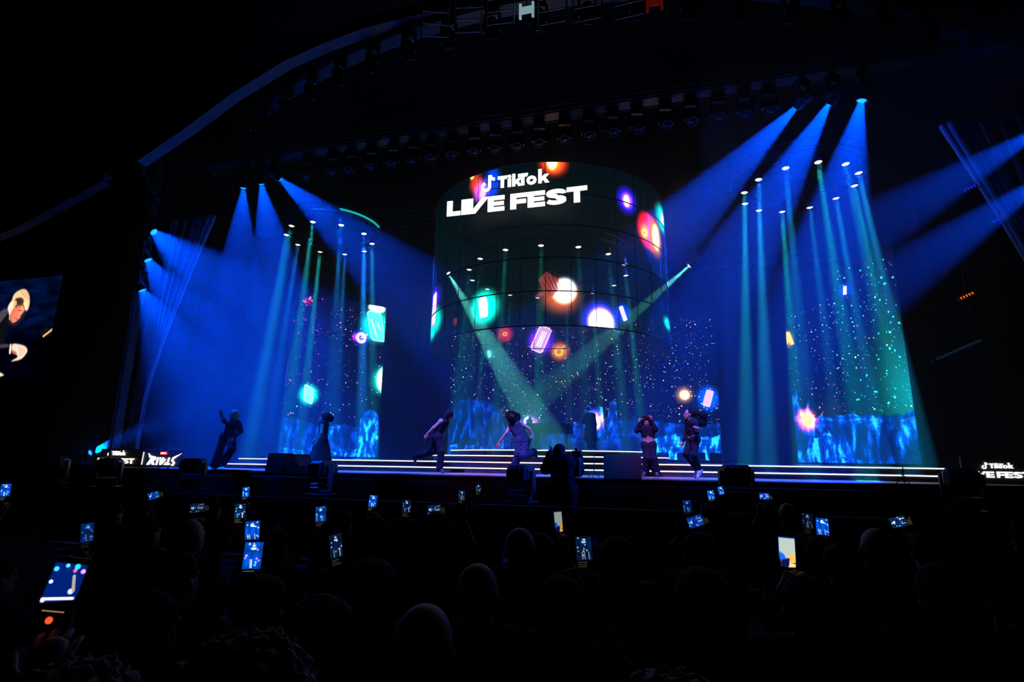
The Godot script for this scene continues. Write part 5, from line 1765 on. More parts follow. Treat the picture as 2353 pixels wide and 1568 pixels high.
	performer("dancer with big dark curls running away with arms flung wide, in front of the piano", grp, 1.65,
		{"head": Vector3(0.059, 3.004, -12.9), "chest": Vector3(0.171, 2.839, -12.9), "pelvis": Vector3(0.348, 2.536, -12.9), "shl": Vector3(0.039, 2.823, -12.9), "shr": Vector3(0.301, 2.901, -12.9), "ell": Vector3(-0.014, 2.666, -12.8), "wrl": Vector3(-0.196, 2.443, -12.8), "elr": Vector3(0.525, 2.764, -12.9), "wrr": Vector3(0.613, 2.624, -12.9), "hipl": Vector3(0.288, 2.483, -12.86), "hipr": Vector3(0.403, 2.486, -12.94), "knl": Vector3(0.29, 2.173, -12.78), "knr": Vector3(0.42, 2.124, -12.75), "anl": Vector3(0.149, 1.836, -12.9), "anr": Vector3(0.561, 2.212, -13.2), "tol": Vector3(0.029, 1.721, -12.95), "tor": Vector3(0.67, 2.047, -13.2)},
		Vector3(-0.85, -0.1, -0.5), {"hair": [[Vector3(0, 0.07, -0.03), Vector3(0.14, 0.12, 0.14)], [Vector3(-0.05, 0.02, -0.12), Vector3(0.13, 0.12, 0.1)], [Vector3(0.08, 0.02, -0.1), Vector3(0.1, 0.12, 0.1)]], "hair_rough": 0.035, "top_name": "vest_top", "top_mat": M.cloth_mid, "leg_mat": M.cloth_mid, "leg_loose": 0.032, "flare": 0.03, "leg_wrinkle": 0.016, "hand_l": Vector3(-0.35, -0.9, 0), "palm_l": Vector3(-0.3, 0.2, 0.9), "curl_l": 0.12, "hand_r": Vector3(-0.35, -0.8, 0.2), "curl_r": 0.6})
	var e := performer("singer in a long dark coat seen against the pink glow, holding a microphone", grp, 2.275,
		{"head": Vector3(1.123, 3.699, -19.2), "chest": Vector3(1.202, 3.501, -19.2), "pelvis": Vector3(1.239, 3.033, -19.2), "shl": Vector3(1.094, 3.49, -19.15), "shr": Vector3(1.334, 3.519, -19.25), "ell": Vector3(1.009, 3.301, -19.1), "wrl": Vector3(1.088, 3.502, -19), "elr": Vector3(1.388, 3.215, -19.25), "wrr": Vector3(1.389, 2.972, -19.2), "hipl": Vector3(1.17, 2.973, -19.2), "hipr": Vector3(1.314, 2.972, -19.2), "knl": Vector3(1.175, 2.647, -19.17), "knr": Vector3(1.322, 2.649, -19.2), "anl": Vector3(1.194, 2.362, -19.2), "anr": Vector3(1.332, 2.363, -19.2), "tol": Vector3(1.171, 2.315, -19.04), "tor": Vector3(1.32, 2.316, -19.04)},
		Vector3(-0.8, 0.02, 0.5), {"s": 0.98, "hair": [[Vector3(0, 0.05, -0.02), Vector3(0.09, 0.09, 0.105)]], "top_name": "coat", "top": ["rib_l", "rib_r", "belly_l", "belly_r", "hips", "arm_l", "fore_l", "arm_r", "fore_r", "collar"], "loose": 0.03, "top_mat": M.cloth_black, "leg_mat": M.cloth_black, "curl_l": 1.1, "hand_l": Vector3(-0.1, 1, 0.2)})
	var tail := MB.new()
	var pe := Vector3(1.24, 3.063, -19.2) - e.position
	tail.lathe([Vector2(0.21, -0.42), Vector2(0.235, -0.4), Vector2(0.2, 0.0), Vector2(0.17, 0.12)], Transform3D(Basis().scaled(Vector3(1, 1, 0.7)), pe), 20, true)
	part("coat_skirt", tail, M.cloth_black, e)
	tail = MB.new()
	tail.box(pe + Vector3(-0.2, -0.16, 0.06), Vector3(0.05, 0.42, 0.1), Basis(Vector3.BACK, -0.1), 0.015)
	part("red_lining", tail, M.red, e)
	var mic := thing("microphone", "small dark handheld microphone at the singer's mouth", "microphone", Vector3(1.089, 3.514, -18.97))
	var mb := MB.new(); mb.lathe([Vector2(0.0, -0.14), Vector2(0.013, -0.14), Vector2(0.018, 0.02), Vector2(0.02, 0.03)], Transform3D(), 12)
	part("handle", mb, M.case, mic)
	mb = MB.new(); mb.lathe([Vector2(0.02, 0.03), Vector2(0.029, 0.055), Vector2(0.02, 0.085), Vector2(0.0, 0.09)], Transform3D(), 12, true)
	part("grille", mb, M.metal, mic)
	performer("dancer in a cropped jacket with both fists raised beside her head and bare midriff", grp, 1.65,
		{"head": Vector3(3.276, 2.882, -13), "chest": Vector3(3.294, 2.718, -13), "pelvis": Vector3(3.306, 2.408, -13), "shl": Vector3(3.192, 2.733, -13), "shr": Vector3(3.411, 2.723, -13), "ell": Vector3(3.052, 2.679, -12.9), "wrl": Vector3(3.115, 2.846, -12.88), "elr": Vector3(3.479, 2.708, -12.9), "wrr": Vector3(3.386, 2.908, -12.88), "hipl": Vector3(3.251, 2.364, -13), "hipr": Vector3(3.361, 2.364, -13), "knl": Vector3(3.257, 2.066, -12.9), "knr": Vector3(3.402, 2.059, -12.9), "anl": Vector3(3.201, 1.757, -13), "anr": Vector3(3.438, 1.771, -13), "tol": Vector3(3.171, 1.684, -12.85), "tor": Vector3(3.473, 1.689, -12.88)},
		Vector3(0.08, -0.05, 1), {"hair": [[Vector3(0, 0.065, -0.012), Vector3(0.1, 0.09, 0.112)], [Vector3(-0.085, -0.05, 0.0), Vector3(0.04, 0.16, 0.07)], [Vector3(0.085, -0.05, 0.0), Vector3(0.04, 0.15, 0.07)], [Vector3(0, -0.06, -0.09), Vector3(0.09, 0.16, 0.04)]], "top_name": "cropped_jacket", "top": ["rib_l", "rib_r", "arm_l", "fore_l", "arm_r", "fore_r", "collar"], "leg_loose": 0.024, "flare": 0.034, "leg_wrinkle": 0.014, "curl_l": 1.4, "curl_r": 1.4, "hand_l": Vector3(0.2, 1, 0), "hand_r": Vector3(-0.1, 1, 0)})
	performer("dancer with long flowing hair in tight dark clothes and pale shoes, rightmost on the stage", grp, 1.65,
		{"head": Vector3(4.198, 3.009, -12.6), "chest": Vector3(4.243, 2.828, -12.6), "pelvis": Vector3(4.269, 2.541, -12.6), "shl": Vector3(4.177, 2.839, -12.74), "shr": Vector3(4.297, 2.805, -12.46), "ell": Vector3(4.124, 2.555, -12.72), "wrl": Vector3(4.043, 2.426, -12.68), "elr": Vector3(4.338, 2.635, -12.4), "wrr": Vector3(4.281, 2.711, -12.26), "hipl": Vector3(4.214, 2.479, -12.68), "hipr": Vector3(4.304, 2.473, -12.52), "knl": Vector3(4.093, 2.159, -12.58), "knr": Vector3(4.248, 2.132, -12.42), "anl": Vector3(4.313, 1.802, -12.7), "anr": Vector3(4.361, 1.815, -12.54), "tol": Vector3(4.259, 1.679, -12.66), "tor": Vector3(4.302, 1.68, -12.5)},
		Vector3(-1, 0.08, 0.2), {"up": Vector3(0.25, 1, 0), "hair": [[Vector3(0, 0.05, -0.04), Vector3(0.092, 0.095, 0.1)], [Vector3(0, 0.06, -0.1), Vector3(0, 0.0, -0.3), 0.09, 0.09], [Vector3(0, 0.0, -0.3), Vector3(0, -0.18, -0.34), 0.09, 0.06], [Vector3(0.0, 0.0, -0.1), Vector3(0, -0.16, -0.24), 0.08, 0.09]], "hair_reach": 0.52, "hair_rough": 0.014, "hair_freq": 0.2, "top": ["rib_l", "rib_r", "belly_l", "belly_r", "arm_l", "fore_l", "arm_r", "collar"], "loose": 0.01, "leg_loose": 0.01, "flare": 0.0, "leg_wrinkle": 0.003, "shoe_mat": M.shoe_pale, "hand_r": Vector3(0.9, -0.35, 0.1), "palm_r": Vector3(0, -0.6, 0.5), "curl_r": 0.25})
	performer("pianist seated at the grand piano, half hidden behind a running dancer", grp, 2.275,
		{"head": Vector3(-1.065, 3.303, -19.5), "chest": Vector3(-1.178, 3.114, -19.5), "pelvis": Vector3(-1.29, 2.745, -19.5), "shl": Vector3(-1.153, 3.09, -19.33), "shr": Vector3(-1.236, 3.108, -19.67), "ell": Vector3(-1.161, 2.886, -19.3), "wrl": Vector3(-1, 2.919, -19.34), "elr": Vector3(-1.258, 2.903, -19.7), "wrr": Vector3(-1.076, 2.933, -19.66), "hipl": Vector3(-1.233, 2.734, -19.4), "hipr": Vector3(-1.282, 2.741, -19.6), "knl": Vector3(-1.005, 2.696, -19.4), "knr": Vector3(-1.052, 2.703, -19.6), "anl": Vector3(-1.036, 2.379, -19.4), "anr": Vector3(-1.083, 2.382, -19.6), "tol": Vector3(-0.923, 2.326, -19.4), "tor": Vector3(-0.969, 2.329, -19.6)},
		Vector3(0.9, -0.35, 0.15), {"hair": [[Vector3(0, 0.055, -0.015), Vector3(0.09, 0.085, 0.105)]], "hair_mat": M.hair_light, "top_name": "jacket", "top": ["rib_l", "rib_r", "belly_l", "belly_r", "arm_l", "fore_l", "arm_r", "fore_r", "collar"], "top_mat": M.cloth_black, "leg_mat": M.cloth_black, "curl_l": 0.7, "curl_r": 0.7, "palm_l": Vector3(0, -1, 0), "palm_r": Vector3(0, -1, 0)})
	piano()
	cameraman()

func piano() -> void:
	var at := Vector3(0.723, 2.275, -14.359)
	at = Vector3(Vector3(-1.022, 2.859, -19.4).x, 2.275, -19.4)
	var t := thing("grand_piano", "black grand piano with its lid closed on the round top step", "piano", at)
	# outline from above: keyboard side at x 0, tail at x 1.62
	var o := PackedVector2Array()
	for p in [[0.0, -0.72], [0.5, -0.72], [1.0, -0.7], [1.35, -0.62], [1.55, -0.42], [1.6, -0.1], [1.5, 0.2], [1.25, 0.38], [0.9, 0.45], [0.6, 0.6], [0.35, 0.72], [0.0, 0.72]]:
		o.append(Vector2(p[0], p[1]))
	var flat := Basis(Vector3.RIGHT, PI / 2)
	var b := MB.new(); b.prism(o, 0.3, Transform3D(flat, Vector3(0, 0.78, 0)))
	part("case", b, M.piano, t)
	b = MB.new()
	var o2 := PackedVector2Array()
	for p in o:
		o2.append(Vector2(0.1 + p.x * 0.97, p.y * 1.02))
	b.prism(o2, 0.025, Transform3D(flat, Vector3(0, 0.95, 0)))
	part("lid", b, M.piano, t)
	b = MB.new(); b.box(Vector3(-0.12, 0.66, 0), Vector3(0.3, 0.05, 1.44), Basis(), 0.01)
	part("key_bed", b, M.piano, t)
	for i in 52:
		if i % 1 == 0:
			b = MB.new(); b.box(Vector3(-0.15, 0.7, -0.61 + i * 0.0235), Vector3(0.15, 0.02, 0.0225), Basis(), 0.002)
			part("key", b, M.key_white, t)
	b = MB.new(); b.box(Vector3(0.06, 1.06, 0), Vector3(0.02, 0.2, 0.6), Basis(Vector3.BACK, -0.25), 0.004)
	part("music_desk", b, M.piano, t)
	for p in [Vector3(0.12, 0, 0.6), Vector3(0.12, 0, -0.6), Vector3(1.38, 0, 0.02)]:
		b = MB.new()
		b.lathe([Vector2(0.0, 0.02), Vector2(0.045, 0.02), Vector2(0.035, 0.08), Vector2(0.05, 0.3), Vector2(0.075, 0.6), Vector2(0.08, 0.66)], Transform3D(Basis(), p), 12, true)
		b.lathe([Vector2(0.0, 0.0), Vector2(0.022, 0.004), Vector2(0.022, 0.03), Vector2(0.0, 0.034)], Transform3D(Basis(), p), 10, true)
		part("leg", b, M.piano, t)
	b = MB.new(); b.box(Vector3(0.35, 0.38, 0), Vector3(0.06, 0.55, 0.18), Basis(), 0.01)
	b.box(Vector3(0.33, 0.09, 0), Vector3(0.14, 0.07, 0.3), Basis(), 0.01)
	part("pedal_lyre", b, M.piano, t)
	var s := thing("piano_bench", "dark padded bench under the pianist", "bench", Vector3(at.x - 0.42, 2.275, at.z))
	b = MB.new(); b.box(Vector3(0, 0.4, 0), Vector3(0.36, 0.09, 0.7), Basis(), 0.03)
	part("seat", b, M.cloth_black, s)
	for x in [-0.13, 0.13]:
		for z in [-0.3, 0.3]:
			b = MB.new(); b.box(Vector3(x, 0.18, z), Vector3(0.05, 0.36, 0.05), Basis(), 0.008)
			part("leg", b, M.piano, s)
	var sheet := thing("sheet_music", "pale open sheet music on the piano's music desk", "paper", at + Vector3(0.035, 1.0, 0.02))
	for z in [-0.12, 0.12]:
		b = MB.new(); b.box(Vector3(0, 0.13, z), Vector3(0.004, 0.24, 0.23), Basis(Vector3.BACK, -0.25), 0.0)
		part("page", b, M.paper, sheet)

func cameraman() -> void:
	var z := -10.6
	var t := performer("camera operator in black filming from the pit, a dark shape before the steps", "", 0.55,
		{"head": Vector3(1.684, 1.93, -10.6), "chest": Vector3(1.708, 1.734, -10.6), "pelvis": Vector3(1.746, 1.269, -10.6), "shl": Vector3(1.513, 1.714, -10.6), "shr": Vector3(1.885, 1.721, -10.6), "ell": Vector3(1.373, 1.61, -10.7), "wrl": Vector3(1.438, 1.906, -10.9), "elr": Vector3(2.019, 1.592, -10.7), "wrr": Vector3(1.997, 1.848, -10.88), "hipl": Vector3(1.646, 1.226, -10.6), "hipr": Vector3(1.846, 1.232, -10.6), "knl": Vector3(1.634, 0.825, -10.65), "knr": Vector3(1.858, 0.84, -10.6), "anl": Vector3(1.64, 0.442, -10.6), "anr": Vector3(1.87, 0.454, -10.6), "tol": Vector3(1.596, 0.364, -10.75), "tor": Vector3(1.879, 0.378, -10.75)},
		Vector3(0.35, 0.0, -1), {"hair": [[Vector3(0, 0.05, -0.03), Vector3(0.1, 0.1, 0.11)], [Vector3(0, -0.02, -0.08), Vector3(0.09, 0.11, 0.06)]], "top_name": "jacket", "top": ["rib_l", "rib_r", "belly_l", "belly_r", "arm_l", "fore_l", "arm_r", "fore_r", "collar"], "top_mat": M.cloth_black, "leg_mat": M.cloth_black, "s": 1.12, "loose": 0.055, "curl_l": 0.9, "curl_r": 0.9, "hand_l": Vector3(0.2, 1, 0)})
	var riser := MB.new()
	riser.box(Vector3(t.position.x, 0.27, t.position.z), Vector3(1.6, 0.54, 0.9), Basis(), 0.02)
	solo("camera_platform", riser, M.black, "low black platform in the pit under the camera operator", "platform")
	var c := thing("video_camera", "dark broadcast video camera with a small viewfinder held by the camera operator", "camera", Vector3(1.965, 1.883, -10.75))
	var b := MB.new(); b.box(Vector3(0, 0, 0), Vector3(0.24, 0.36, 0.4), Basis(), 0.04)
	b.box(Vector3(0.02, 0.25, 0.05), Vector3(0.19, 0.13, 0.1), Basis(Vector3.UP, 0.2), 0.02)
	part("body", b, M.case, c)
	b = MB.new(); b.lathe([Vector2(0.0, 0.2), Vector2(0.06, 0.2), Vector2(0.07, 0.36), Vector2(0.09, 0.5), Vector2(0.085, 0.5), Vector2(0.0, 0.48)], Transform3D(Basis(Vector3.RIGHT, -PI / 2), Vector3(0, 0.02, 0)), 18)
	part("lens_barrel", b, M.case, c)
	b = MB.new(); b.box(Vector3(0.02, 0.34, 0.02), Vector3(0.05, 0.05, 0.3), Basis(), 0.012)
	part("top_handle", b, M.case, c)
	b = MB.new(); b.box(Vector3(-0.42, 0.17, 0.1), Vector3(0.11, 0.1, 0.03), Basis(), 0.008)
	b.tube([Vector3(-0.36, 0.15, 0.08), Vector3(-0.05, 0.1, 0.02)], [0.012, 0.012], 6)
	part("viewfinder", b, M.case, c)
	b = MB.new(); b.lathe([Vector2(0, -0.012), Vector2(0.012, 0), Vector2(0, 0.012)], Transform3D(Basis(), Vector3(-0.04, 0.0, 0.205)), 8, true)
	part("tally_light", b, M.tally, c)
	b = MB.new(); b.box(Vector3(-0.12, -0.08, 0.1), Vector3(0.06, 0.1, 0.05), Basis(), 0.01)
	part("battery", b, M.case, c)

# ---------------------------------------------------------------- gear on and before the stage
func pit_light(at: Vector3, turn: float, label: String, stand_to: float, group := "big dark spotlights along the pit") -> void:
	# a large moving light seen from behind: ribbed body, yoke, base, stand; `at` is the middle of the body
	var t := thing("pit_light", label, "stage light", Vector3(at.x, stand_to, at.z), turn, group)
	var y := at.y - stand_to
	var b := MB.new(); b.box(Vector3(0, y, 0), Vector3(0.5, 0.36, 0.42), Basis(), 0.07)
	part("housing", b, M.case, t)
	for i in 4:
		b = MB.new(); b.box(Vector3(-0.18 + i * 0.12, y + 0.01, 0.215), Vector3(0.045, 0.26, 0.05), Basis(), 0.012)
		part("cooling_fin", b, M.metal, t)
	b = MB.new()
	b.lathe([Vector2(0, 0.2), Vector2(0.15, 0.2), Vector2(0.165, 0.3), Vector2(0.15, 0.32), Vector2(0.0, 0.31)], Transform3D(Basis(Vector3.RIGHT, -PI / 2), Vector3(0, y, 0)), 20)
	part("front_lens", b, M.lens_off, t)
	for s in [-1.0, 1.0]:
		b = MB.new(); b.box(Vector3(s * 0.29, y - 0.13, 0), Vector3(0.05, 0.42, 0.16), Basis(), 0.015)
		part("yoke_arm", b, M.case, t)
	b = MB.new(); b.box(Vector3(0, y - 0.36, 0), Vector3(0.63, 0.08, 0.18), Basis(), 0.02)
	part("yoke_bridge", b, M.case, t)
	b = MB.new(); b.box(Vector3(0, y - 0.46, 0), Vector3(0.4, 0.14, 0.34), Basis(), 0.025)
	part("base", b, M.case, t)
	b = MB.new(); b.box(Vector3(0, y - 0.55, 0), Vector3(0.56, 0.03, 0.5), Basis(), 0.008)
	part("base_plate", b, M.metal, t)
	b = MB.new()
	for x in [-0.22, 0.22]:
		b.tube([Vector3(x, y - 0.56, 0), Vector3(x, 0.0, 0)], [0.025, 0.025], 8)
	part("stand_legs", b, M.metal, t)
	b = MB.new(); b.box(Vector3(0, 0.015, 0), Vector3(0.8, 0.03, 0.6), Basis(), 0.008)
	part("stand_foot", b, M.metal, t)

func wedge(at: Vector3, turn: float, size: Vector3, label: String, group: String, called := "floor_monitor") -> void:
	var t := thing(called, label, "loudspeaker", at, turn, group)
	var w := size.x
	var h := size.y
	var d := size.z
	var b := MB.new()
	b.prism(v2([-d * 0.5, 0, d * 0.42, 0, d * 0.5, h * 0.3, d * 0.02, h, -d * 0.38, h]), w, Transform3D(Basis(Vector3.UP, -PI / 2), Vector3.ZERO))
	part("cabinet", b, M.case, t)
	b = MB.new()
	b.prism(v2([d * 0.47, h * 0.34, d * 0.52, h * 0.36, d * 0.08, h * 0.99, d * 0.04, h * 0.97]), w * 0.9, Transform3D(Basis(Vector3.UP, -PI / 2), Vector3.ZERO))
	part("grille", b, M.metal, t)
	for s in [-1.0, 1.0]:
		b = MB.new(); b.box(Vector3(s * (w / 2 + 0.004), h * 0.5, 0.02), Vector3(0.012, 0.035, 0.16), Basis(Vector3.RIGHT, 0.5), 0.004)
		part("side_handle", b, M.black, t)

func stage_gear() -> void:
	var g := "big dark spotlights along the pit"
	pit_light(Vector3(-7.56, 1.759, -11.2), 0.3, "big dark spotlight in the pit left of the blond dancer's feet", 0.0)
	pit_light(Vector3(-3.94, 1.745, -11.2), -0.35, "big dark spotlight in the pit below the long-skirted dancer", 0.0)
	pit_light(Vector3(0.748, 1.717, -11.2), -0.25, "big dark spotlight in the pit below the dancer with big curls", 0.0)
	pit_light(Vector3(4.906, 1.788, -11.2), 0.2, "big dark spotlight in the pit right of the rightmost dancer", 0.0)
	pit_light(Vector3(-12.612, 1.76, -11.6), 0.5, "blue-lit spotlight at the far left end of the stage edge", 0.0)
	pit_light(Vector3(-10.465, 1.735, -11.4), 0.5, "blue-lit spotlight before the left lettered board", 0.0)
	pit_light(Vector3(8.67, 1.782, -11.6), -0.3, "blue-lit spotlight beside the right lettered board", 0.0)
	wedge(Vector3(-5.423, 1.65, -11.737), 2.9, Vector3(0.62, 0.44, 0.5), "dark floor monitor turned to the performers, left of the long-skirted dancer", "floor monitors on the stage lip")
	wedge(Vector3(-4.79, 1.65, -11.544), 1.15, Vector3(0.45, 0.42, 0.5), "blue-lit floor monitor seen from its side, beside the darker one", "floor monitors on the stage lip")
	wedge(Vector3(Vector3(2.759, 1.683, -12.25).x, 1.64, -12.25), PI, Vector3(0.78, 0.5, 0.5), "large black box-like floor monitor seen from behind at the stage lip", "floor monitors on the stage lip")
	for q in [[3.65, "leftmost"], [4.37, "second from left"], [4.93, "third from left"], [5.51, "rightmost"]]:
		wedge(Vector3(q[0], 2.04, -21.5), PI, Vector3(0.42, 0.26, 0.34), "small black monitor on the low platform under the centre screen, %s of four" % q[1], "small monitors under the centre screen")
	var b := MB.new()
	b.box(Vector3(Vector3(4.517, 1.969, -21.5).x, 1.985, -21.5), Vector3(3.4, 0.1, 0.8), Basis(), 0.02)
	solo("platform", b, M.black, "low black platform at the right foot of the centre screen", "platform")
	# equipment rack behind the curly dancer
	var r := thing("equipment_rack", "small pale-edged equipment rack left of the pianist", "rack", Vector3(-0.691, 2.275, -15.714))
	for x in [-0.16, 0.16]:
		for z in [-0.15, 0.15]:
			b = MB.new(); b.box(Vector3(x, 0.28, z), Vector3(0.03, 0.56, 0.03), Basis(), 0.005)
			part("post", b, M.bright_metal, r)
	for y in [0.06, 0.26, 0.42, 0.55]:
		b = MB.new(); b.box(Vector3(0, y, 0), Vector3(0.36, 0.03 if y < 0.5 else 0.05, 0.34), Basis(), 0.006)
		part("shelf", b, M.bright_metal, r)
	# slim tripod with a small dark head on the lip
	var t := thing("tripod_stand", "slim black stand with a small dark box on top at the stage lip", "stand", Vector3(Vector3(2.117, 1.669, -12.3).x, 1.645, -12.3))
	b = MB.new(); b.tube([Vector3(0.01, 0.1, 0), Vector3(0.02, 0.5, 0)], [0.01, 0.008], 6)
	part("pole", b, M.metal, t)
	for i in 3:
		var a := TAU * i / 3
		b = MB.new(); b.tube([Vector3(0, 0.14, 0), Vector3(sin(a) * 0.14, 0.01, cos(a) * 0.14)], [0.009, 0.009], 6)
		part("leg", b, M.metal, t)
	b = MB.new(); b.box(Vector3(-0.02, 0.52, 0), Vector3(0.14, 0.05, 0.06), Basis(), 0.01)
	part("head", b, M.case, t)
	t = thing("tripod_stand", "slim black stand with a curled cable at the right of the stage lip", "stand", Vector3(Vector3(8.053, 1.704, -12.35).x, 1.645, -12.35))
	b = MB.new(); b.tube([Vector3(0.0, 0.08, 0), Vector3(0.02, 0.32, 0)], [0.01, 0.008], 6)
	part("pole", b, M.metal, t)
	for i in 3:
		var a := TAU * i / 3 + 0.5
		b = MB.new(); b.tube([Vector3(0, 0.12, 0), Vector3(sin(a) * 0.12, 0.01, cos(a) * 0.12)], [0.009, 0.009], 6)
		part("leg", b, M.metal, t)
	b = MB.new()
	var coil := []
	for i in 40:
		coil.append(Vector3(0.03 * cos(i * 0.9) + 0.01, 0.28 - i * 0.0065, 0.03 * sin(i * 0.9)))
	b.tube(coil, same(40, 0.006), 5)
	part("cable", b, M.black, t)
	# small lit footstool-like lamp behind the left dancer
	moving_head(Vector3(-12.121, 2.379, -14.6), Vector3(-12.121, 2.379, -14.6) + Vector3(0.4, 1.0, 0.3), "small unlit spotlight standing on the deck behind the left lettered board", "", M.lens_off, 0.55, -1.0)
	b = MB.new()
	b.tube([Vector3(-9.719, 1.66, -12.011), Vector3(-9.261, 1.66, -11.753), Vector3(-9.013, 1.66, -11.657) + Vector3(0, 0.1, 0), Vector3(-9.14, 1.66, -11.88) + Vector3(0, 0.22, 0)], [0.012, 0.012, 0.012, 0.01], 6)
	b.tube([Vector3(-8.757, 1.66, -11.576), Vector3(-8.73, 1.66, -11.603) + Vector3(0, 0.08, 0), Vector3(-8.69, 1.66, -11.644) + Vector3(0, 0.15, 0)], [0.012, 0.012, 0.01], 6)
	solo("cable", b, M.black, "black cable curling up at the stage lip before the left lettered board", "cable")

# ---------------------------------------------------------------- the audience
func standing(pose: String) -> Dictionary:
	var j := {"head": Vector3(0, 1.53, 0), "chest": Vector3(0, 1.33, 0.02), "pelvis": Vector3(0, 0.93, 0.02), "shl": Vector3(-0.17, 1.36, 0.02), "shr": Vector3(0.17, 1.36, 0.02),
		"ell": Vector3(-0.24, 1.09, 0.04), "wrl": Vector3(-0.22, 0.86, -0.04), "elr": Vector3(0.24, 1.09, 0.04), "wrr": Vector3(0.22, 0.86, -0.04),
		"hipl": Vector3(-0.09, 0.9, 0.02), "hipr": Vector3(0.09, 0.9, 0.02), "knl": Vector3(-0.1, 0.5, 0), "knr": Vector3(0.1, 0.5, 0), "anl": Vector3(-0.1, 0.08, 0.03), "anr": Vector3(0.1, 0.08, 0.03), "tol": Vector3(-0.12, 0.04, -0.13), "tor": Vector3(0.12, 0.04, -0.13)}
	if pose in ["right", "both"]:
		j.elr = Vector3(0.25, 1.22, -0.2)
		j.wrr = Vector3(0.09 if pose == "right" else 0.08, 1.5, -0.37)
	if pose in ["left", "both"]:
		j.ell = Vector3(-0.25, 1.22, -0.2)
		j.wrl = Vector3(-0.01 if pose == "left" else -0.06, 1.5, -0.37)
	return j

const PHONE_AT := Vector3(0.03, 1.69, -0.43)

func paint_phones() -> Canvas:
	# eight little live pictures of the stage, side by side
	var c := Canvas.new(512, 128, Color(0.0, 0.0, 0.0))
	var rng := RandomNumberGenerator.new()
	rng.seed = 77
	for k in 8:
		var x0 := k * 64
		for y in range(6, 92 if k != 7 else 112):
			for x in 64:
				var s := 0.35 + 0.65 * absf(sin(x * 0.11 + k)) * absf(cos(y * 0.05 + k * 0.7))
				c.over(x0 + x, y, Color(0.0, 0.12 + 0.22 * s, 0.35 + 0.6 * s) if k % 3 != 2 else Color(0.02, 0.06 + 0.1 * s, 0.3 * s + 0.1), 1.0)
		c.halo(x0 + 32, 26, 14, 6, Color(0.9, 0.95, 1.0), 1.0, 0.4)
		c.halo(x0 + 32, 17, 9, 4, Color(0.9, 0.95, 1.0), 0.9, 0.4)
		for i in 9:
			var col: Color = [Color(1, 0.7, 0.9), Color(0.3, 1, 0.85), Color(1, 0.5, 0.15), Color(0.8, 0.9, 1), Color(0.95, 0.3, 0.6)][rng.randi() % 5]
			var p := Vector2(x0 + rng.randf_range(6, 58), rng.randf_range(10, 80))
			c.halo(clampf(p.x, x0 + 6, x0 + 58), p.y, 5, 5, col, 0.9, 0.4)
		for i in 3:
			var x := x0 + rng.randf_range(8, 50)
			c.line(Vector2(x, 62), Vector2(x + 2, 86), 2.2, Color(0.85, 0.9, 1.0), 0.7)
		for i in 3:
			c.line(Vector2(x0 + 6, 98 + i * 8), Vector2(x0 + rng.randf_range(30, 52), 98 + i * 8), 1.0, Color(0.6, 0.55, 0.35), 0.8)
	# the filming phone with its round red button, and the one with a pale close-up
	c.poly(v2([448, 0, 512, 0, 512, 128, 448, 128]), Color(0, 0, 0))
	c.poly(v2([450, 8, 510, 8, 510, 72, 480, 78, 450, 84]), Color(0.0, 0.1, 0.45), 1.0, 3.0)
	for q in [[456, 20, 6, Color(0.2, 1, 0.85)], [474, 12, 5, Color(0.3, 1, 0.8)], [492, 12, 7, Color(0.1, 0.9, 0.6)], [505, 20, 6, Color(1, 0.6, 0.8)], [455, 44, 5, WHITE], [496, 58, 7, Color(1, 0.85, 0.9)], [453, 78, 6, Color(1, 0.8, 0.9)], [490, 20, 5, Color(1, 0.3, 0.2)]]:
		c.halo(q[0], q[1], q[2], q[2], q[3], 1.0, 0.5)
	c.line(Vector2(452, 76), Vector2(504, 70), 3.0, Color(1, 0.95, 0.9))
	c.line(Vector2(492, 30), Vector2(500, 56), 3.0, Color(0.7, 0.65, 0.6))
	c.line(Vector2(460, 96), Vector2(498, 96), 1.4, Color(0.8, 0.6, 0.3), 0.7)
	c.halo(478, 112, 8, 8, Color(1, 0.25, 0.12), 1.3, 0.7)
	c.poly(v2([386, 10, 446, 10, 446, 74, 440, 84, 392, 84, 386, 70]), Color(0.72, 0.78, 0.74), 1.0, 2.0)
	c.poly(v2([386, 60, 404, 72, 416, 98, 390, 96]), Color(0.1, 0.4, 1.0), 1.0, 3.0)
	c.poly(v2([418, 80, 436, 62, 446, 66, 446, 100, 416, 104]), Color(1, 0.75, 0.35), 1.0, 3.0)
	c.poly(v2([396, 92, 424, 84, 420, 118, 392, 118]), Color(0.02, 0.05, 0.3), 1.0, 3.0)
	c.poly(v2([424, 100, 446, 104, 444, 116, 418, 118]), Color(1, 0.85, 0.6), 1.0, 3.0)
	return c

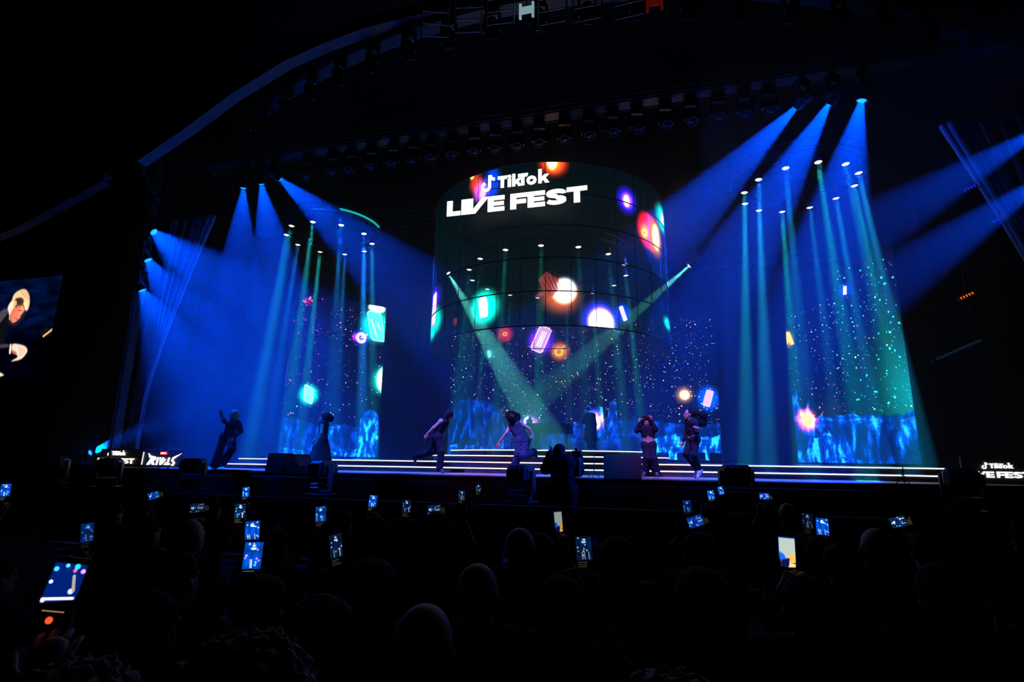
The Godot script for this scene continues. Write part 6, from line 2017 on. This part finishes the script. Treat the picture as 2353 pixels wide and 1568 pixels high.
func audience() -> void:
	var looks := [
		["right", {"hair": [[Vector3(0, 0.055, -0.02), Vector3(0.09, 0.09, 0.108)], [Vector3(0, -0.01, -0.07), Vector3(0.08, 0.08, 0.05)]], "top_mat": M.cloth}],
		["both", {"hair": [[Vector3(0, 0.05, -0.02), Vector3(0.095, 0.095, 0.108)], [Vector3(0, -0.1, -0.09), Vector3(0.1, 0.17, 0.05)], [Vector3(0, -0.24, -0.1), Vector3(0.1, 0.12, 0.045)]], "top_mat": M.cloth_mid, "hair_rough": 0.008}],
		["left", {"hair": [[Vector3(0, 0.05, -0.02), Vector3(0.095, 0.095, 0.108)], [Vector3(0, 0.12, -0.08), Vector3(0.055, 0.05, 0.055)]], "top_mat": M.cloth_black}],
		["down", {"hair": [], "top_mat": M.cloth}],
		["down", {"hair": [[Vector3(0, 0.05, -0.02), Vector3(0.1, 0.098, 0.11)], [Vector3(0, -0.1, -0.08), Vector3(0.115, 0.18, 0.06)], [Vector3(0, -0.27, -0.09), Vector3(0.12, 0.14, 0.05)]], "top_mat": M.cloth_black, "hair_rough": 0.01}],
		["down", {"hair": [[Vector3(0, 0.06, -0.02), Vector3(0.135, 0.125, 0.14)], [Vector3(0, -0.03, -0.07), Vector3(0.13, 0.11, 0.09)]], "hair_mat": M.hair_grey, "top_mat": M.cloth_mid, "hair_rough": 0.03, "fine": 0.006}],
	]
	var protos := []
	for q in looks:
		var opt: Dictionary = q[1]
		opt.merge({"cell": 0.021, "fine": 0.01, "top": ["rib_l", "rib_r", "belly_l", "belly_r", "arm_l", "arm_r", "collar"], "leg_mat": M.denim, "loose": 0.018, "hand_r": Vector3(-0.1, 1, -0.25) if q[0] in ["right", "both"] else Vector3(0, -1, 0), "hand_l": Vector3(0.1, 1, -0.25) if q[0] in ["left", "both"] else Vector3(0, -1, 0), "palm_r": Vector3(-0.6, 0, -0.8), "palm_l": Vector3(0.6, 0, -0.8), "curl_r": 0.8, "curl_l": 0.8}, false)
		var t := thing("person", "", "person", Vector3.ZERO)
		dress(t, standing(q[0]), Vector3(0, 0.12, -1), opt)
		protos.append([t, false])
	var tex := paint_phones().texture()
	var bright := [shows(tex, 1.15), shows(tex, 0.55), shows(tex, 0.22)]
	# where the phone is, tile, brightness (0..2), turn about the upright, lean, lying on its side, who holds it, what it shows
	var list := [
		[Vector3(-1.685, 1.72, -3.397), 0, 0, 0.1, 0.05, false, 0, "a tall bright phone half cut by the left picture edge"],
		[Vector3(0.474, 1.6, -2.436), 3, 2, 0.9, 0.05, false, 1, "a dim narrow phone low at the left, away from the others"],
		[Vector3(-1.367, 1.64, -4.536), 1, 1, 0.2, 0.3, true, 2, "a tiny phone turned sideways below the left lettered board"],
		[Vector3(0.065, 1.64, -3.625), 2, 1, 0.5, 0.1, true, 0, "a small sideways phone below the leftmost pit spotlight"],
		[Vector3(-0.737, 1.64, -5.056), 4, 0, 0.2, 0.03, false, 1, "an upright phone, topmost of the stack of four left of centre"],
		[Vector3(0.665, 1.64, -3.365), 5, 0, 0.25, 0.02, false, 2, "an upright pink-flecked phone, second from the top of the stack of four"],
		[Vector3(1.471, 1.64, -2.534), 1, 0, 0.1, 0.1, false, 0, "a bright phone with an orange dot, third in the stack of four"],
		[Vector3(1.971, 1.64, -1.94), 0, 0, 0.05, 0.0, false, 1, "the largest phone of the stack of four, with text lines below its picture"],
		[Vector3(2.195, 1.73, -1.036), 7, 0, 0.05, -0.16, false, 0, "the big near phone with a round red record button"],
		[Vector3(1.295, 1.64, -3.398), 4, 1, 0.1, 0.08, false, 2, "an evenly teal phone below the long-skirted dancer"],
		[Vector3(1.071, 1.64, -4.504), 0, 0, 0.35, -0.1, false, 0, "a small bright phone below the gap left of the hooded dancer"],
		[Vector3(1.562, 1.64, -4.168), 5, 1, 0.3, 0.02, false, 1, "a dim upright phone just left of the long-haired head"],
		[Vector3(2.145, 1.64, -2.251), 5, 1, 0.95, 0.1, false, 2, "a narrow slanted phone with pink dots"],
		[Vector3(1.896, 1.66, -3.986), 2, 1, 0.2, 0.1, true, 0, "a thin sideways phone just above the long-haired head"],
		[Vector3(1.531, 1.64, -5.534), 2, 1, 0.3, 0.0, false, 1, "a dim upright phone below the curly dancer's outstretched hand"],
		[Vector3(1.271, 1.64, -6.858), 5, 1, 0.3, 0.0, false, 2, "the farthest small phone left of the curly dancer's pit spotlight"],
		[Vector3(2.882, 1.64, -3.681), 6, 1, 0.8, 0.0, false, 0, "a narrow phone with an orange patch under the camera operator"],
		[Vector3(3.203, 1.64, -2.559), 2, 1, 0.2, 0.05, false, 1, "an upright phone with yellowish top right of the bald head"],
		[Vector3(3.754, 1.64, -5.079), 4, 2, 0.3, 0.0, false, 2, "a dim teal phone below the rightmost dancer"],
		[Vector3(3.771, 1.66, -3.909), 0, 1, 0.2, 0.3, true, 0, "a sideways phone with a white streak below the rightmost dancer"],
		[Vector3(4.064, 1.66, -6.453), 1, 0, 0.3, 0.05, false, 1, "a small bright phone left of the right pit spotlight, lower of two"],
		[Vector3(4.266, 1.66, -7.466), 3, 0, 0.4, 0.15, false, 2, "a small bright phone left of the right pit spotlight, upper of two"],
		[Vector3(4.672, 1.66, -6.808), 0, 0, 0.1, 0.0, true, 1, "a bright phone held sideways right of the right pit spotlight"],
		[Vector3(4.091, 1.64, -2.867), 6, 0, 0.1, -0.05, false, 0, "the bright phone showing a pale close-up at the right"],
		[Vector3(4.485, 1.64, -4.19), 2, 2, 0.4, 0.0, false, 1, "a very dim phone left of a bright one at the right"],
		[Vector3(4.49, 1.64, -3.86), 1, 0, 0.25, -0.05, false, 2, "a bright blue phone right of the pale close-up phone"],
		[Vector3(5.173, 1.64, -4.59), 5, 0, 0.2, 0.25, true, 0, "the rightmost lit phone of the crowd"],
	]
	for q in list:
		var p: Vector3 = q[0]
		var face := Vector3(3.55, 2.05, 0) - p
		var turn: float = atan2(face.x, face.z) * 0.6 + q[3] * (0.5 if q[3] < 0.6 else 1.0)
		var holder := person_copy(protos, q[6], "person holding " + q[7])
		var s := p.y / PHONE_AT.y
		holder.scale = Vector3(s, s, s)
		holder.position = Vector3(p.x - PHONE_AT.x * s, 0, p.z - PHONE_AT.z * s)
		var t := thing("phone", q[7].trim_prefix("a ").trim_prefix("an ").trim_prefix("the "), "phone", p, 0.0, "phones held up in the crowd")
		t.basis = Basis(Vector3.UP, turn) * Basis(Vector3.RIGHT, -0.12) * Basis(Vector3.BACK, q[4] + (PI / 2 if q[5] else 0.0))
		var b := MB.new()
		b.box(Vector3.ZERO, Vector3(0.074, 0.156, 0.009), Basis(), 0.003)
		part("case", b, M.glass, t)
		b = MB.new()
		var u0: float = (q[1] * 64 + 1) / 512.0
		var u1: float = (q[1] * 64 + 63) / 512.0
		b.quad(Vector3(-0.0345, 0.074, 0.0052), Vector3(0.0345, 0.074, 0.0052), Vector3(0.0345, -0.074, 0.0052), Vector3(-0.0345, -0.074, 0.0052), Vector2(u0, 0), Vector2(u1, 0), Vector2(u1, 1), Vector2(u0, 1))
		part("display", b, bright[q[2]], t)
	# people without a phone in view
	for q in [
		[Vector3(2.813, 1.665, -2.947), 3, 1.02, "bald-headed person with a thin rim of light on the crown, centre of the crowd"],
		[Vector3(2.027, 1.68, -3.696), 4, 1.0, "long-haired person whose dark head stands left of centre in the crowd"],
		[Vector3(4.699, 1.68, -5.913), 3, 1.0, "close-cropped person with a faint rim-lit crown below the right pit spotlight"],
		[Vector3(3.552, 1.7, -1.115), 5, 0.98, "person with fluffy grey hair nearest to us at the bottom edge"],
		[Vector3(2.765, 1.72, -0.994), 5, 1.0, "person with fluffy bluish hair low at the left, behind the stack of phones"],
		[Vector3(2.459, 1.7, -0.903), 5, 0.97, "person with dim fluffy hair low at the far left, below the big near phone"],
		[Vector3(5.954, 1.7, -4.699), 4, 1.0, "person at the far right edge, mostly out of view"],
		[Vector3(0.707, 1.66, -2.902), 0, 1.0, "short-haired person left of the stack of phones"],
		[Vector3(3.33, 1.66, -2.871), 4, 1.0, "long-haired person right of the phone with the yellowish top"],
		[Vector3(4.696, 1.66, -3.626), 0, 1.02, "short-haired person left of the rightmost lit phone"],
		[Vector3(2.485, 1.66, -1.976), 4, 1.0, "long-haired person right of the narrow slanted phone"],
		[Vector3(2.86, 1.66, -2.103), 0, 1.0, "short-haired person below and left of the bald head"],
		[Vector3(3.674, 1.66, -2.202), 4, 1.0, "long-haired person between the yellowish phone and the pale close-up phone"],
		[Vector3(4.58, 1.66, -2.594), 4, 1.0, "long-haired person at the right, nearer than the rightmost phone"],
		[Vector3(2.906, 1.66, -1.506), 0, 1.0, "short-haired person near the bottom centre with a lit shoulder line"],
		[Vector3(2.626, 1.66, -1.441), 4, 1.0, "long-haired person near the bottom left of centre with a lit shoulder line"],
	]:
		var holder := person_copy(protos, q[1] if not (q[1] == 0) else 3, q[3])
		var p: Vector3 = q[0]
		holder.scale = Vector3.ONE * q[2]
		holder.position = Vector3(p.x, 0, p.z)

func person_copy(protos: Array, k: int, label: String) -> Node3D:
	var t: Node3D = protos[k][0]
	if protos[k][1]:
		t = protos[k][0].duplicate()
		t.name = numbered("person")
		add_child(t)
	protos[k][1] = true
	tag(t, label, "person", "people in the crowd")
	return t
